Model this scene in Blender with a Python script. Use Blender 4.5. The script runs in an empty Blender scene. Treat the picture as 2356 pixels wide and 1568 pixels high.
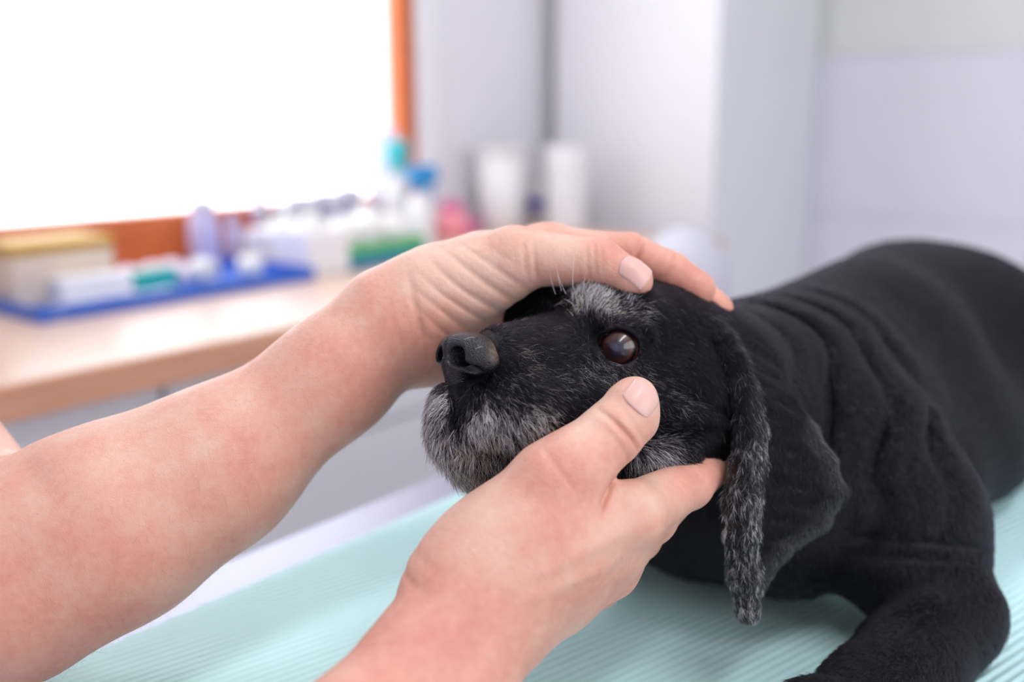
import bpy, bmesh, math, random
import numpy as np
from mathutils import Vector, Matrix

random.seed(7)
rng = np.random.default_rng(11)
scene = bpy.context.scene
COL = scene.collection

# ------------------------------------------------------------------ camera
FPX = 2290.0                       # focal length in pixels of the 2356 px wide frame (35 mm lens)
PITCH, YAW = math.radians(12.84), math.radians(38.6)
CAM = np.array([0.0, 0.0, 1.12])
_F = np.array([math.cos(YAW), math.sin(YAW), 0.0])
AX_R = np.array([math.sin(YAW), -math.cos(YAW), 0.0])
AX_F = _F * math.cos(PITCH) - np.array([0, 0, 1.0]) * math.sin(PITCH)
AX_U = _F * math.sin(PITCH) + np.array([0, 0, 1.0]) * math.cos(PITCH)

cam_d = bpy.data.cameras.new('camera')
cam_d.sensor_width = 36.0
cam_d.lens = FPX / 2356.0 * 36.0
cam_d.clip_start = 0.02
cam_d.dof.use_dof = True
cam_d.dof.focus_distance = 0.421
cam_d.dof.aperture_fstop = 3.3
cam_o = bpy.data.objects.new('camera', cam_d)
COL.objects.link(cam_o)
_m = Matrix.Identity(4)
for i in range(3):
    _m[i][0], _m[i][1], _m[i][2], _m[i][3] = AX_R[i], AX_U[i], -AX_F[i], CAM[i]
cam_o.matrix_world = _m
scene.camera = cam_o

# ------------------------------------------------------------------ light
scene.view_settings.view_transform = 'Standard'
scene.view_settings.look = 'None'
scene.view_settings.gamma = 1.0
scene.view_settings.use_curve_mapping = False
scene.view_settings.exposure = 0.05
scene.cycles.use_denoising = True
scene.cycles.use_adaptive_sampling = True
scene.cycles.adaptive_threshold = 0.14

scene.cycles.max_bounces = 5
scene.cycles.diffuse_bounces = 3
scene.cycles.glossy_bounces = 2
scene.cycles.transmission_bounces = 6
scene.cycles.transparent_max_bounces = 8
scene.cycles.caustics_reflective = False
scene.cycles.caustics_refractive = False
world = bpy.data.worlds.new('overcast_sky')
scene.world = world
world.use_nodes = True
_bg = world.node_tree.nodes['Background']
_bg.inputs[0].default_value = (0.93, 0.96, 1.0, 1)
_bg.inputs[1].default_value = 3.9


def area_light(name, loc, target, sx, sy, power, color=(1, 1, 1)):
    d = bpy.data.lights.new(name, 'AREA')
    d.shape = 'RECTANGLE'; d.size = sx; d.size_y = sy; d.energy = power; d.color = color
    o = bpy.data.objects.new(name, d)
    COL.objects.link(o)
    o.location = loc
    o.rotation_euler = (Vector(target) - Vector(loc)).to_track_quat('-Z', 'Y').to_euler()
    return o


# portal: only guides the sampling of the daylight that comes through the window
_po = area_light('window_daylight', (1.17, 1.70, 1.54), (1.17, 0.0, 1.54), 0.84, 1.2, 1)
_po.data.cycles.is_portal = True
_po2 = area_light('window_daylight', (0.55, -1.68, 1.60), (0.55, 0.0, 1.60), 1.7, 1.3, 1)  # portal of the added fill window in the back wall
_po2.data.cycles.is_portal = True
# the tubes of the two ceiling lamps (their housings are built with the room)
LAMPS = [((0.15, -0.55, 2.545), 10.5), ((0.75, 0.85, 2.545), 9)]
for _l, _w in LAMPS:
    area_light('ceiling_tube_light', _l, (_l[0], _l[1], 0), 1.25, 0.22, _w, (0.98, 0.965, 1.0))


# ------------------------------------------------------------------ small helpers
def srgb(r, g, b):
    f = lambda c: c / 12.92 if c <= 0.04045 else ((c + 0.055) / 1.055) ** 2.4
    return (f(r / 255), f(g / 255), f(b / 255), 1.0)


def tag(o, label=None, cat=None, group=None, kind=None):
    if label: o['label'] = label
    if cat: o['category'] = cat
    if group: o['group'] = group
    if kind: o['kind'] = kind
    return o


def empty(name, loc=(0, 0, 0), rz=0.0):
    o = bpy.data.objects.new(name, None)
    o.empty_display_size = 0.05
    COL.objects.link(o)
    o.location = loc
    o.rotation_euler = (0, 0, rz)
    return o


def link(name, me, mat=None, parent=None, smooth=False):
    if mat is not None and not me.materials:
        me.materials.append(mat)
    if smooth:
        me.polygons.foreach_set('use_smooth', np.ones(len(me.polygons), dtype=bool))
    o = bpy.data.objects.new(name, me)
    COL.objects.link(o)
    if parent is not None:
        o.parent = parent
    return o


def bm_obj(name, bm, mat, parent=None, smooth=False):
    bmesh.ops.recalc_face_normals(bm, faces=bm.faces)
    me = bpy.data.meshes.new(name)
    bm.to_mesh(me)
    bm.free()
    return link(name, me, mat, parent, smooth)


def add_box(bm, lo, hi, bevel=0.0, seg=2):
    lo, hi = Vector(lo), Vector(hi)
    r = bmesh.ops.create_cube(bm, size=1.0)
    vs = r['verts']
    c, s = (lo + hi) / 2, hi - lo
    for v in vs:
        v.co = Vector((v.co.x * s.x, v.co.y * s.y, v.co.z * s.z)) + c
    if bevel > 0:
        es = list({e for v in vs for e in v.link_edges})
        bmesh.ops.bevel(bm, geom=es, offset=bevel, segments=seg, affect='EDGES', profile=0.5)


def box(name, lo, hi, mat, parent=None, bevel=0.0, seg=2):
    bm = bmesh.new()
    add_box(bm, lo, hi, bevel, seg)
    return bm_obj(name, bm, mat, parent, smooth=False)


def add_lathe(bm, prof, seg=28, loc=(0, 0, 0), axis=None):
    """prof: list of (radius, z); closed with caps where radius is 0."""
    M = Matrix.Translation(Vector(loc))
    if axis is not None:
        M = M @ Vector(axis).to_track_quat('Z', 'Y').to_matrix().to_4x4()
    rings = []
    for r, z in prof:
        if r < 1e-6:
            rings.append([bm.verts.new(M @ Vector((0, 0, z)))])
        else:
            rings.append([bm.verts.new(M @ Vector((r * math.cos(2 * math.pi * k / seg), r * math.sin(2 * math.pi * k / seg), z))) for k in range(seg)])
    for a, b in zip(rings, rings[1:]):
        for k in range(seg):
            k2 = (k + 1) % seg
            if len(a) == 1 and len(b) == 1: continue
            if len(a) == 1: bm.faces.new((a[0], b[k], b[k2]))
            elif len(b) == 1: bm.faces.new((a[k], a[k2], b[0]))
            else: bm.faces.new((a[k], a[k2], b[k2], b[k]))


def lathe(name, prof, mat, parent=None, seg=28, loc=(0, 0, 0), axis=None):
    bm = bmesh.new()
    add_lathe(bm, prof, seg, loc, axis)
    return bm_obj(name, bm, mat, parent, smooth=True)


def mat(name, color, rough=0.5, metal=0.0, spec=0.5, noise=None, bump=None, coat=0.0, trans=0.0, alpha=1.0, sheen=0.0, ior=1.45):
    """noise=(scale, amount): value variation; bump=(scale, strength, distance)"""
    m = bpy.data.materials.new(name)
    m.use_nodes = True
    nt = m.node_tree
    b = nt.nodes['Principled BSDF']
    b.inputs['Base Color'].default_value = color
    b.inputs['Roughness'].default_value = rough
    b.inputs['Metallic'].default_value = metal
    b.inputs['Specular IOR Level'].default_value = spec
    b.inputs['Coat Weight'].default_value = coat
    b.inputs['Transmission Weight'].default_value = trans
    b.inputs['Alpha'].default_value = alpha
    b.inputs['Sheen Weight'].default_value = sheen
    b.inputs['IOR'].default_value = ior
    tc = nt.nodes.new('ShaderNodeTexCoord')
    if noise:
        n = nt.nodes.new('ShaderNodeTexNoise')
        n.inputs['Scale'].default_value = noise[0]
        n.inputs['Detail'].default_value = 4
        nt.links.new(tc.outputs['Object'], n.inputs['Vector'])
        mx = nt.nodes.new('ShaderNodeMix')
        mx.data_type = 'RGBA'
        k = noise[1]
        mx.inputs['A'].default_value = tuple(c * (1 - k) for c in color[:3]) + (1,)
        mx.inputs['B'].default_value = tuple(min(1, c * (1 + k)) for c in color[:3]) + (1,)
        nt.links.new(n.outputs['Fac'], mx.inputs['Factor'])
        nt.links.new(mx.outputs['Result'], b.inputs['Base Color'])
    if bump:
        n2 = nt.nodes.new('ShaderNodeTexNoise')
        n2.inputs['Scale'].default_value = bump[0]
        n2.inputs['Detail'].default_value = 3
        nt.links.new(tc.outputs['Object'], n2.inputs['Vector'])
        bp = nt.nodes.new('ShaderNodeBump')
        bp.inputs['Strength'].default_value = bump[1]
        bp.inputs['Distance'].default_value = bump[2]
        nt.links.new(n2.outputs['Fac'], bp.inputs['Height'])
        nt.links.new(bp.outputs['Normal'], b.inputs['Normal'])
    return m


def wood_mat(name, c1, c2, rough=0.4, stretch=(2, 30, 30)):
    m = mat(name, c1, rough)
    nt = m.node_tree
    b = nt.nodes['Principled BSDF']
    tc = nt.nodes.new('ShaderNodeTexCoord')
    mp = nt.nodes.new('ShaderNodeMapping')
    mp.inputs['Scale'].default_value = stretch
    n = nt.nodes.new('ShaderNodeTexNoise')
    n.inputs['Scale'].default_value = 3
    n.inputs['Detail'].default_value = 6
    n.inputs['Distortion'].default_value = 0.6
    cr = nt.nodes.new('ShaderNodeValToRGB')
    cr.color_ramp.elements[0].position = 0.35; cr.color_ramp.elements[0].color = c1
    cr.color_ramp.elements[1].position = 0.65; cr.color_ramp.elements[1].color = c2
    nt.links.new(tc.outputs['Object'], mp.inputs['Vector'])
    nt.links.new(mp.outputs['Vector'], n.inputs['Vector'])
    nt.links.new(n.outputs['Fac'], cr.inputs['Fac'])
    nt.links.new(cr.outputs['Color'], b.inputs['Base Color'])
    return m


# ------------------------------------------------------------------ pixel + depth -> metric points
def P(px, py, d):
    """the point seen at pixel (px, py) at depth d (mm), in camera axes (right, up, forward), mm"""
    return np.array([(px - 1178.0) * d / FPX, (784.0 - py) * d / FPX, float(d)])


def to_world(p):
    p = np.asarray(p, dtype=np.float64) / 1000.0
    return CAM + p[..., 0:1] * AX_R + p[..., 1:2] * AX_U + p[..., 2:3] * AX_F


def to_px(p):
    return 1178.0 + p[..., 0] / p[..., 2] * FPX, 784.0 - p[..., 1] / p[..., 2] * FPX


UPC = np.array([0.0, math.cos(PITCH), -math.sin(PITCH)])          # world up in camera axes
TABLE_C = -270.0                                                  # table top along UPC (mm)


# ------------------------------------------------------------------ implicit surfaces
def axis_steps(lo, hi, fine, h, grow=0.09, hmax=9.0):
    out, x = [lo], lo
    while x < hi:
        d = max(fine[0] - x, x - fine[1], 0.0)
        x += min(hmax, h + grow * d)
        out.append(x)
    return np.array(out, dtype=np.float32)


class Field:
    def __init__(self, lo, hi, fine_lo, fine_hi, h, grow=0.09, hmax=9.0):
        self.ax = [axis_steps(lo[i], hi[i], (fine_lo[i], fine_hi[i]), h, grow, hmax) for i in range(3)]
        self.V = np.full([len(a) for a in self.ax], 60.0, dtype=np.float32)

    def like(self):
        f = Field.__new__(Field)
        f.ax = self.ax
        f.V = np.full(self.V.shape, 60.0, dtype=np.float32)
        return f

    def block(self, lo, hi):
        s = []
        for i in range(3):
            a = np.searchsorted(self.ax[i], lo[i])
            b = np.searchsorted(self.ax[i], hi[i])
            s.append(slice(max(0, a - 1), min(len(self.ax[i]), b + 1)))
        X = self.ax[0][s[0]][:, None, None]
        Y = self.ax[1][s[1]][None, :, None]
        Z = self.ax[2][s[2]][None, None, :]
        return tuple(s), X, Y, Z

    def _merge(self, s, d, k, cut):
        a = self.V[s]
        if a.size == 0: return
        if cut:
            d = -d
            if k > 0:
                h = np.clip(0.5 - 0.5 * (d - a) / k, 0, 1)
                self.V[s] = d * (1 - h) + a * h + k * h * (1 - h)
            else:
                self.V[s] = np.maximum(a, d)
        else:
            if k > 0:
                h = np.clip(0.5 + 0.5 * (d - a) / k, 0, 1)
                self.V[s] = d * (1 - h) + a * h - k * h * (1 - h)
            else:
                self.V[s] = np.minimum(a, d)

    def cone(self, a, b, ra, rb, k=4.0, cut=False, flat=None):
        a, b = np.asarray(a, float), np.asarray(b, float)
        r = max(ra, rb) * (1.0 if flat is None else max(1.0, 1.0 / flat[1])) + k + 14
        s, X, Y, Z = self.block(np.minimum(a, b) - r, np.maximum(a, b) + r)
        ba = (b - a).astype(np.float32)
        l2 = float(ba @ ba) + 1e-9
        qx, qy, qz = X - np.float32(a[0]), Y - np.float32(a[1]), Z - np.float32(a[2])
        t = np.clip((qx * ba[0] + qy * ba[1] + qz * ba[2]) / l2, 0, 1)
        qx = qx - t * ba[0]; qy = qy - t * ba[1]; qz = qz - t * ba[2]
        d2 = qx * qx + qy * qy + qz * qz
        if flat is not None:
            n = np.asarray(flat[0], float); n = n / np.linalg.norm(n)
            dn = qx * np.float32(n[0]) + qy * np.float32(n[1]) + qz * np.float32(n[2])
            d2 = d2 + (flat[1] ** 2 - 1) * dn * dn
        self._merge(s, np.sqrt(np.maximum(d2, 0)) - (ra + t * (rb - ra)).astype(np.float32), k, cut)

    def ball(self, c, r, k=4.0, cut=False):
        self.cone(c, np.asarray(c) + 0.01, r, r, k, cut)

    def ell(self, c, radii, axes=None, k=4.0, cut=False):
        c = np.asarray(c, float)
        A = np.eye(3) if axes is None else np.array([np.asarray(v, float) / np.linalg.norm(v) for v in axes])
        r = max(radii) + k + 14
        s, X, Y, Z = self.block(c - r, c + r)
        qx, qy, qz = X - np.float32(c[0]), Y - np.float32(c[1]), Z - np.float32(c[2])
        k0 = 0; k1 = 0
        for i in range(3):
            u = qx * np.float32(A[i][0]) + qy * np.float32(A[i][1]) + qz * np.float32(A[i][2])
            k0 = k0 + (u / np.float32(radii[i])) ** 2
            k1 = k1 + (u / np.float32(radii[i] ** 2)) ** 2
        k0 = np.sqrt(k0); k1 = np.sqrt(k1) + 1e-9
        self._merge(s, k0 * (k0 - 1) / k1, k, cut)

    def chain(self, pts, k=4.0, k0=None, flat=None):
        """pts: list of (point, radius)"""
        for i, ((a, ra), (b, rb)) in enumerate(zip(pts, pts[1:])):
            self.cone(a, b, ra, rb, (k0 if (i == 0 and k0 is not None) else k), flat=flat)

    def tri(self, a, b, c, r, k=3.0):
        a, b, c = (np.asarray(v, float) for v in (a, b, c))
        m = r + k + 12
        s, X, Y, Z = self.block(np.minimum(np.minimum(a, b), c) - m, np.maximum(np.maximum(a, b), c) + m)
        Q = np.stack(np.broadcast_arrays(X, Y, Z), -1).astype(np.float32)
        ab, bc, ca = b - a, c - b, a - c
        n = np.cross(ab, -ca)
        def seg(p0, e):
            q = Q - p0.astype(np.float32)
            t = np.clip((q @ e.astype(np.float32)) / float(e @ e), 0, 1)
            q = q - t[..., None] * e.astype(np.float32)
            return np.einsum('...i,...i', q, q)
        ins = [((Q - p0.astype(np.float32)) @ np.cross(n, e).astype(np.float32)) >= 0 for p0, e in ((a, ab), (b, bc), (c, ca))]
        inside = ins[0] & ins[1] & ins[2]
        edge = np.minimum(np.minimum(seg(a, ab), seg(b, bc)), seg(c, ca))
        pl = ((Q - a.astype(np.float32)) @ n.astype(np.float32)) ** 2 / float(n @ n)
        self._merge(s, np.sqrt(np.where(inside, pl, edge)) - r, k, False)

    def groove(self, c, n, width, depth, reach, side=None):
        """a crease in the surface: plane through c with normal n, fading with distance from c"""
        c, n = np.asarray(c, float), np.asarray(n, float)
        n = n / np.linalg.norm(n)
        s, X, Y, Z = self.block(c - 2.2 * reach, c + 2.2 * reach)
        qx, qy, qz = X - np.float32(c[0]), Y - np.float32(c[1]), Z - np.float32(c[2])
        t = qx * np.float32(n[0]) + qy * np.float32(n[1]) + qz * np.float32(n[2])
        d2 = qx * qx + qy * qy + qz * qz
        self.V[s] += (depth * np.exp(-(t / width) ** 2) * np.exp(-(d2 / reach ** 2) ** 2)).astype(np.float32)

    def bumpf(self, c, reach, fn):
        """add fn(X,Y,Z) * gaussian window to the field"""
        c = np.asarray(c, float)
        s, X, Y, Z = self.block(c - 2.2 * reach, c + 2.2 * reach)
        d2 = (X - np.float32(c[0])) ** 2 + (Y - np.float32(c[1])) ** 2 + (Z - np.float32(c[2])) ** 2
        self.V[s] += (fn(X, Y, Z) * np.exp(-(d2 / reach ** 2) ** 2)).astype(np.float32)

    def floor_cut(self, level):
        """flatten below the table top"""
        X, Y, Z = self.ax[0][:, None, None], self.ax[1][None, :, None], self.ax[2][None, None, :]
        d = level - (X * 0 + Y * np.float32(UPC[1]) + Z * np.float32(UPC[2]))
        k = 3.0
        h = np.clip(0.5 - 0.5 * (d - self.V) / k, 0, 1)
        self.V = (d * (1 - h) + self.V * h + k * h * (1 - h)).astype(np.float32)

    def mesh(self, smooth=1):
        V = self.V
        S = V < 0
        nx, ny, nz = V.shape
        cnt = np.zeros((nx - 1, ny - 1, nz - 1), dtype=np.int8)
        for dx in (0, 1):
            for dy in (0, 1):
                for dz in (0, 1):
                    cnt += S[dx:nx - 1 + dx, dy:ny - 1 + dy, dz:nz - 1 + dz]
        I, J, K = np.nonzero((cnt > 0) & (cnt < 8))
        n = len(I)
        acc = np.zeros((n, 3)); num = np.zeros(n)
        corner = {}
        for dx in (0, 1):
            for dy in (0, 1):
                for dz in (0, 1):
                    corner[dx, dy, dz] = V[I + dx, J + dy, K + dz].astype(np.float64)
        for axis in range(3):
            o1, o2 = [i for i in range(3) if i != axis]
            for u in (0, 1):
                for w in (0, 1):
                    p0 = [0, 0, 0]; p0[o1] = u; p0[o2] = w
                    p1 = list(p0); p1[axis] = 1
                    a, b = corner[tuple(p0)], corner[tuple(p1)]
                    m = (a < 0) != (b < 0)
                    t = np.where(m, a / np.where(m, a - b, 1), 0)
                    acc[:, axis] += np.where(m, t, 0)
                    acc[:, o1] += np.where(m, u, 0)
                    acc[:, o2] += np.where(m, w, 0)
                    num += m
        off = acc / num[:, None]
        co = np.stack([self.ax[i][ix] + off[:, i] * (self.ax[i][ix + 1] - self.ax[i][ix]) for i, ix in enumerate((I, J, K))], -1)
        ids = np.full(cnt.shape, -1, dtype=np.int32)
        ids[I, J, K] = np.arange(n, dtype=np.int32)
        quads = []
        for axis in range(3):
            A = np.take(S, range(0, S.shape[axis] - 1), axis)
            B = np.take(S, range(1, S.shape[axis]), axis)
            e = np.argwhere(A != B)
            o1, o2 = [(1, 2), (2, 0), (0, 1)][axis]
            ok = (e[:, o1] > 0) & (e[:, o2] > 0) & (e[:, o1] < ids.shape[o1]) & (e[:, o2] < ids.shape[o2])
            e = e[ok]
            def cell(u, w):
                q = e.copy(); q[:, o1] -= u; q[:, o2] -= w
                return ids[q[:, 0], q[:, 1], q[:, 2]]
            q = np.stack([cell(1, 1), cell(0, 1), cell(0, 0), cell(1, 0)], -1)
            flip = ~S[e[:, 0], e[:, 1], e[:, 2]]
            q[flip] = q[flip][:, ::-1]
            quads.append(q)
        quads = np.concatenate(quads)
        for _ in range(smooth):
            acc = np.zeros_like(co); num = np.zeros(n)
            for a, b in ((0, 1), (1, 2), (2, 3), (3, 0)):
                for i in range(3):
                    acc[:, i] += np.bincount(quads[:, a], co[quads[:, b], i], n)
                num += np.bincount(quads[:, a], minlength=n)
            co = 0.35 * co + 0.65 * acc / num[:, None]
        return co, quads


def vnormals(co, quads):
    fn = np.cross(co[quads[:, 2]] - co[quads[:, 0]], co[quads[:, 3]] - co[quads[:, 1]])
    vn = np.zeros_like(co)
    for a in range(4):
        for i in range(3):
            vn[:, i] += np.bincount(quads[:, a], fn[:, i], len(co))
    return vn / (np.linalg.norm(vn, axis=1, keepdims=True) + 1e-12), np.linalg.norm(fn, axis=1) * 0.5


def np_mesh(name, co, faces):
    me = bpy.data.meshes.new(name)
    k = faces.shape[1]
    me.vertices.add(len(co))
    me.vertices.foreach_set('co', np.asarray(co, dtype=np.float32).ravel())
    me.loops.add(faces.size)
    me.loops.foreach_set('vertex_index', faces.astype(np.int32).ravel())
    me.polygons.add(len(faces))
    me.polygons.foreach_set('loop_start', np.arange(0, faces.size, k, dtype=np.int32))
    me.update(calc_edges=True)
    me.validate()
    return me


def set_attr(me, name, val):
    a = me.attributes.new(name, 'FLOAT', 'POINT')
    a.data.foreach_set('value', np.asarray(val, dtype=np.float32))


def wob(p, scale, seed=0, octaves=3):
    """cheap smooth pseudo noise in about -1..1 at points p (mm)"""
    r = np.random.default_rng(seed)
    out = 0; amp = 1.0; tot = 0
    for o in range(octaves):
        for _ in range(4):
            v = r.normal(size=3); v /= np.linalg.norm(v)
            out = out + amp * np.sin((p @ v) * (2 * math.pi / scale) + r.uniform(0, 6.28) + 1.3 * np.sin((p @ np.roll(v, 1)) * (4.1 / scale)))
            tot += amp
        scale *= 0.5; amp *= 0.55
    return out / tot * 1.8


def gauss_px(p, spots):
    """sum of soft spots (px, py, radius_px, value) at the image position of the points"""
    x, y = to_px(p)
    out = np.zeros(len(p))
    for sx, sy, sr, v in spots:
        out += v * np.exp(-((x - sx) ** 2 + (y - sy) ** 2) / (sr * sr))
    return out


# ------------------------------------------------------------------ the room
M_WALL = mat('wall_paint', srgb(234, 233, 241), 0.75, noise=(3, 0.02), bump=(180, 0.08, 0.002))
M_WALLUP = mat('upper_wall_paint', srgb(230, 232, 228), 0.8, noise=(3, 0.02), bump=(180, 0.08, 0.002))
M_TILE = mat('glazed_wall_tile', srgb(232, 231, 242), 0.3, noise=(5, 0.02))
M_GROUT = mat('tile_grout', srgb(224, 222, 232), 0.8, bump=(300, 0.1, 0.001))
M_CEIL = mat('ceiling_paint', srgb(238, 238, 238), 0.85, bump=(120, 0.08, 0.002))
M_FLOOR = mat('floor_vinyl', srgb(228, 226, 230), 0.45, noise=(9, 0.06))
M_ORANGE = wood_mat('orange_window_wood', srgb(196, 98, 48), srgb(214, 116, 62), 0.45, (3, 40, 40))
M_WHITE = mat('white_lacquer', srgb(238, 239, 246), 0.35, noise=(4, 0.01))
M_CAB = mat('white_melamine', srgb(238, 238, 244), 0.45, noise=(4, 0.015))
M_BEECH = wood_mat('beech_worktop', srgb(206, 176, 158), srgb(220, 192, 176), 0.3, (2, 26, 26))
M_BEECHEDGE = wood_mat('beech_edge', srgb(214, 156, 126), srgb(228, 172, 142), 0.4, (2, 40, 40))
M_STEEL = mat('brushed_steel', (0.36, 0.355, 0.44, 1), 0.45, metal=1.0, bump=(90, 0.06, 0.001))
M_DARK = mat('dark_plastic', srgb(60, 58, 70), 0.5, noise=(20, 0.1))

YW, XF = 1.60, 2.72          # window wall and far wall
WX0, WX1, WZ0, WZ1 = 0.705, 1.600, 0.948, 2.15

struct = lambda o: tag(o, kind='structure')
struct(box('floor', (-1.3, -1.7, -0.05), (XF + 0.1, YW + 0.1, 0.0), M_FLOOR))
struct(box('ceiling', (-1.3, -1.7, 2.60), (XF + 0.1, YW + 0.1, 2.68), M_CEIL))
bm = bmesh.new()
for lo, hi in (((-1.3, YW, 0), (WX0 - 0.05, YW + 0.12, 2.6)), ((WX1 + 0.05, YW, 0), (XF + 0.1, YW + 0.12, 2.6)),
               ((WX0 - 0.05, YW, 0), (WX1 + 0.05, YW + 0.12, WZ0 - 0.09)), ((WX0 - 0.05, YW, WZ1 + 0.05), (WX1 + 0.05, YW + 0.12, 2.6))):
    add_box(bm, lo, hi)
struct(bm_obj('wall_window', bm, M_WALL))
struct(box('wall_left', (-1.3, -1.6, 0), (-1.2, YW, 2.6), M_WALL))
bm = bmesh.new()
BX0, BX1, BZ0, BZ1 = -0.30, 1.40, 0.95, 2.25  # opening cut for the added fill window
for lo, hi in (((-1.3, -1.7, 0), (BX0, -1.6, 2.6)), ((BX1, -1.7, 0), (XF + 0.1, -1.6, 2.6)), ((BX0, -1.7, 0), (BX1, -1.6, BZ0)), ((BX0, -1.7, BZ1), (BX1, -1.6, 2.6))):
    add_box(bm, lo, hi)
struct(bm_obj('wall_back', bm, M_WALL))
wf = struct(box('wall_far', (XF, -1.6, 0), (XF + 0.1, YW, 2.6), M_WALLUP))
box('grout', (XF - 0.004, -1.6, 0.0), (XF + 0.0, YW, 1.272), M_GROUT, wf)
tile_me = None
for r in range(3):
    for c in range(6):
        y0, z0 = 1.58 - (c + 1) * 0.53, 0.002 + r * 0.4235
        o = box('tile', (XF - 0.010, y0 + 0.0012, z0 + 0.0012), (XF - 0.0035, y0 + 0.5288, z0 + 0.4223), M_TILE, wf, 0.001, 1)
struct(box('trim_1', (XF - 0.014, -1.6, 1.272), (XF, YW, 1.279), M_TILE))

# window: orange wooden frame, sash and pane
win = struct(empty('window_1', ((WX0 + WX1) / 2, YW, WZ0)))
def wpart(name, lo, hi, m, bev=0.004):
    o = box(name, lo, hi, m, None, bev)
    o.parent = win; o.matrix_parent_inverse = Matrix.Translation(-Vector(win.location))
    return o
wpart('stile', (WX0 - 0.05, YW - 0.012, WZ0 - 0.09), (WX0, YW + 0.03, WZ1 + 0.05), M_ORANGE)
wpart('stile', (WX1, YW - 0.012, WZ0 - 0.09), (WX1 + 0.045, YW + 0.03, WZ1 + 0.05), M_ORANGE)
wpart('bottom_rail', (WX0, YW - 0.012, WZ0 - 0.09), (WX1, YW + 0.03, WZ0), M_ORANGE)
wpart('top_rail', (WX0, YW - 0.012, WZ1), (WX1, YW + 0.03, WZ1 + 0.05), M_ORANGE)
m_glass = bpy.data.materials.new('window_glass'); m_glass.use_nodes = True
_nt = m_glass.node_tree; _nt.nodes.clear()
_o = _nt.nodes.new('ShaderNodeOutputMaterial'); _mx = _nt.nodes.new('ShaderNodeMixShader')
_t = _nt.nodes.new('ShaderNodeBsdfTransparent'); _g = _nt.nodes.new('ShaderNodeBsdfGlossy'); _g.inputs['Roughness'].default_value = 0.02
_mx.inputs[0].default_value = 0.04
_nt.links.new(_t.outputs[0], _mx.inputs[1]); _nt.links.new(_g.outputs[0], _mx.inputs[2]); _nt.links.new(_mx.outputs[0], _o.inputs[0])
wpart('pane', (WX0 - 0.005, YW + 0.012, WZ0 - 0.005), (WX1 + 0.005, YW + 0.016, WZ1 + 0.005), m_glass, 0)
# unseen window added behind the photographer to let in fill light
fill_win = struct(empty('fill_window', ((BX0 + BX1) / 2, -1.6, BZ0)))
for nm, lo, hi in (('stile', (BX0, -1.66, BZ0), (BX0 + 0.05, -1.60, BZ1)), ('stile', (BX1 - 0.05, -1.66, BZ0), (BX1, -1.60, BZ1)), ('mullion', ((BX0 + BX1) / 2 - 0.025, -1.66, BZ0 + 0.05), ((BX0 + BX1) / 2 + 0.025, -1.60, BZ1 - 0.05)),
                   ('bottom_rail', (BX0 + 0.05, -1.66, BZ0), (BX1 - 0.05, -1.60, BZ0 + 0.05)), ('top_rail', (BX0 + 0.05, -1.66, BZ1 - 0.05), (BX1 - 0.05, -1.60, BZ1))):
    o = box(nm, lo, hi, M_ORANGE, None, 0.004)
    o.parent = fill_win; o.matrix_parent_inverse = Matrix.Translation(-Vector(fill_win.location))
# white painted architrave beside the window frame
struct(box('trim_2', (WX1 + 0.047, YW - 0.022, 0.86), (WX1 + 0.125, YW, WZ1 + 0.05), M_WHITE, None, 0.012, 3))

# ceiling lamps
M_TUBE = mat('tube_diffuser', (0.9, 0.9, 0.9, 1), 0.4)
M_TUBE.node_tree.nodes['Principled BSDF'].inputs['Emission Color'].default_value = (1, 0.97, 0.95, 1)
M_TUBE.node_tree.nodes['Principled BSDF'].inputs['Emission Strength'].default_value = 3.0
for k, (l_, w_) in enumerate(LAMPS):
    la = tag(empty('ceiling_lamp', l_), ['long ceiling lamp above the examination table', 'long ceiling lamp nearer the window wall'][k], 'lamp', 'ceiling lamps')
    for nm, lo, hi, m_ in (('housing', (-0.66, -0.13, 0.012), (0.66, 0.13, 0.054), M_WALLUP), ('diffuser', (-0.645, -0.115, 0.003), (0.645, 0.115, 0.0115), M_TUBE)):
        o = box(nm, lo, hi, m_, la, 0.003)

# tall white cabinet in the corner
cb = tag(empty('tall_cabinet', (2.42, 1.325, 0)), 'tall white cabinet standing in the corner by the far wall', 'cabinet')
def cpart(par, name, lo, hi, m, bev=0.003):
    o = box(name, lo, hi, m, None, bev)
    o.parent = par; o.matrix_parent_inverse = Matrix.Translation(-Vector(par.location))
    return o
cpart(cb, 'body', (2.14, 1.092, 0.06), (2.700, 1.555, 2.2), M_WHITE)
cpart(cb, 'door', (2.12, 1.094, 0.08), (2.139, 1.553, 2.19), M_WHITE, 0.004)
cpart(cb, 'plinth', (2.16, 1.11, 0.0), (2.70, 1.54, 0.06), M_DARK, 0)
_h = cpart(cb, 'handle', (2.10, 1.53, 0.55), (2.118, 1.545, 0.75), M_STEEL, 0.004)

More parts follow.
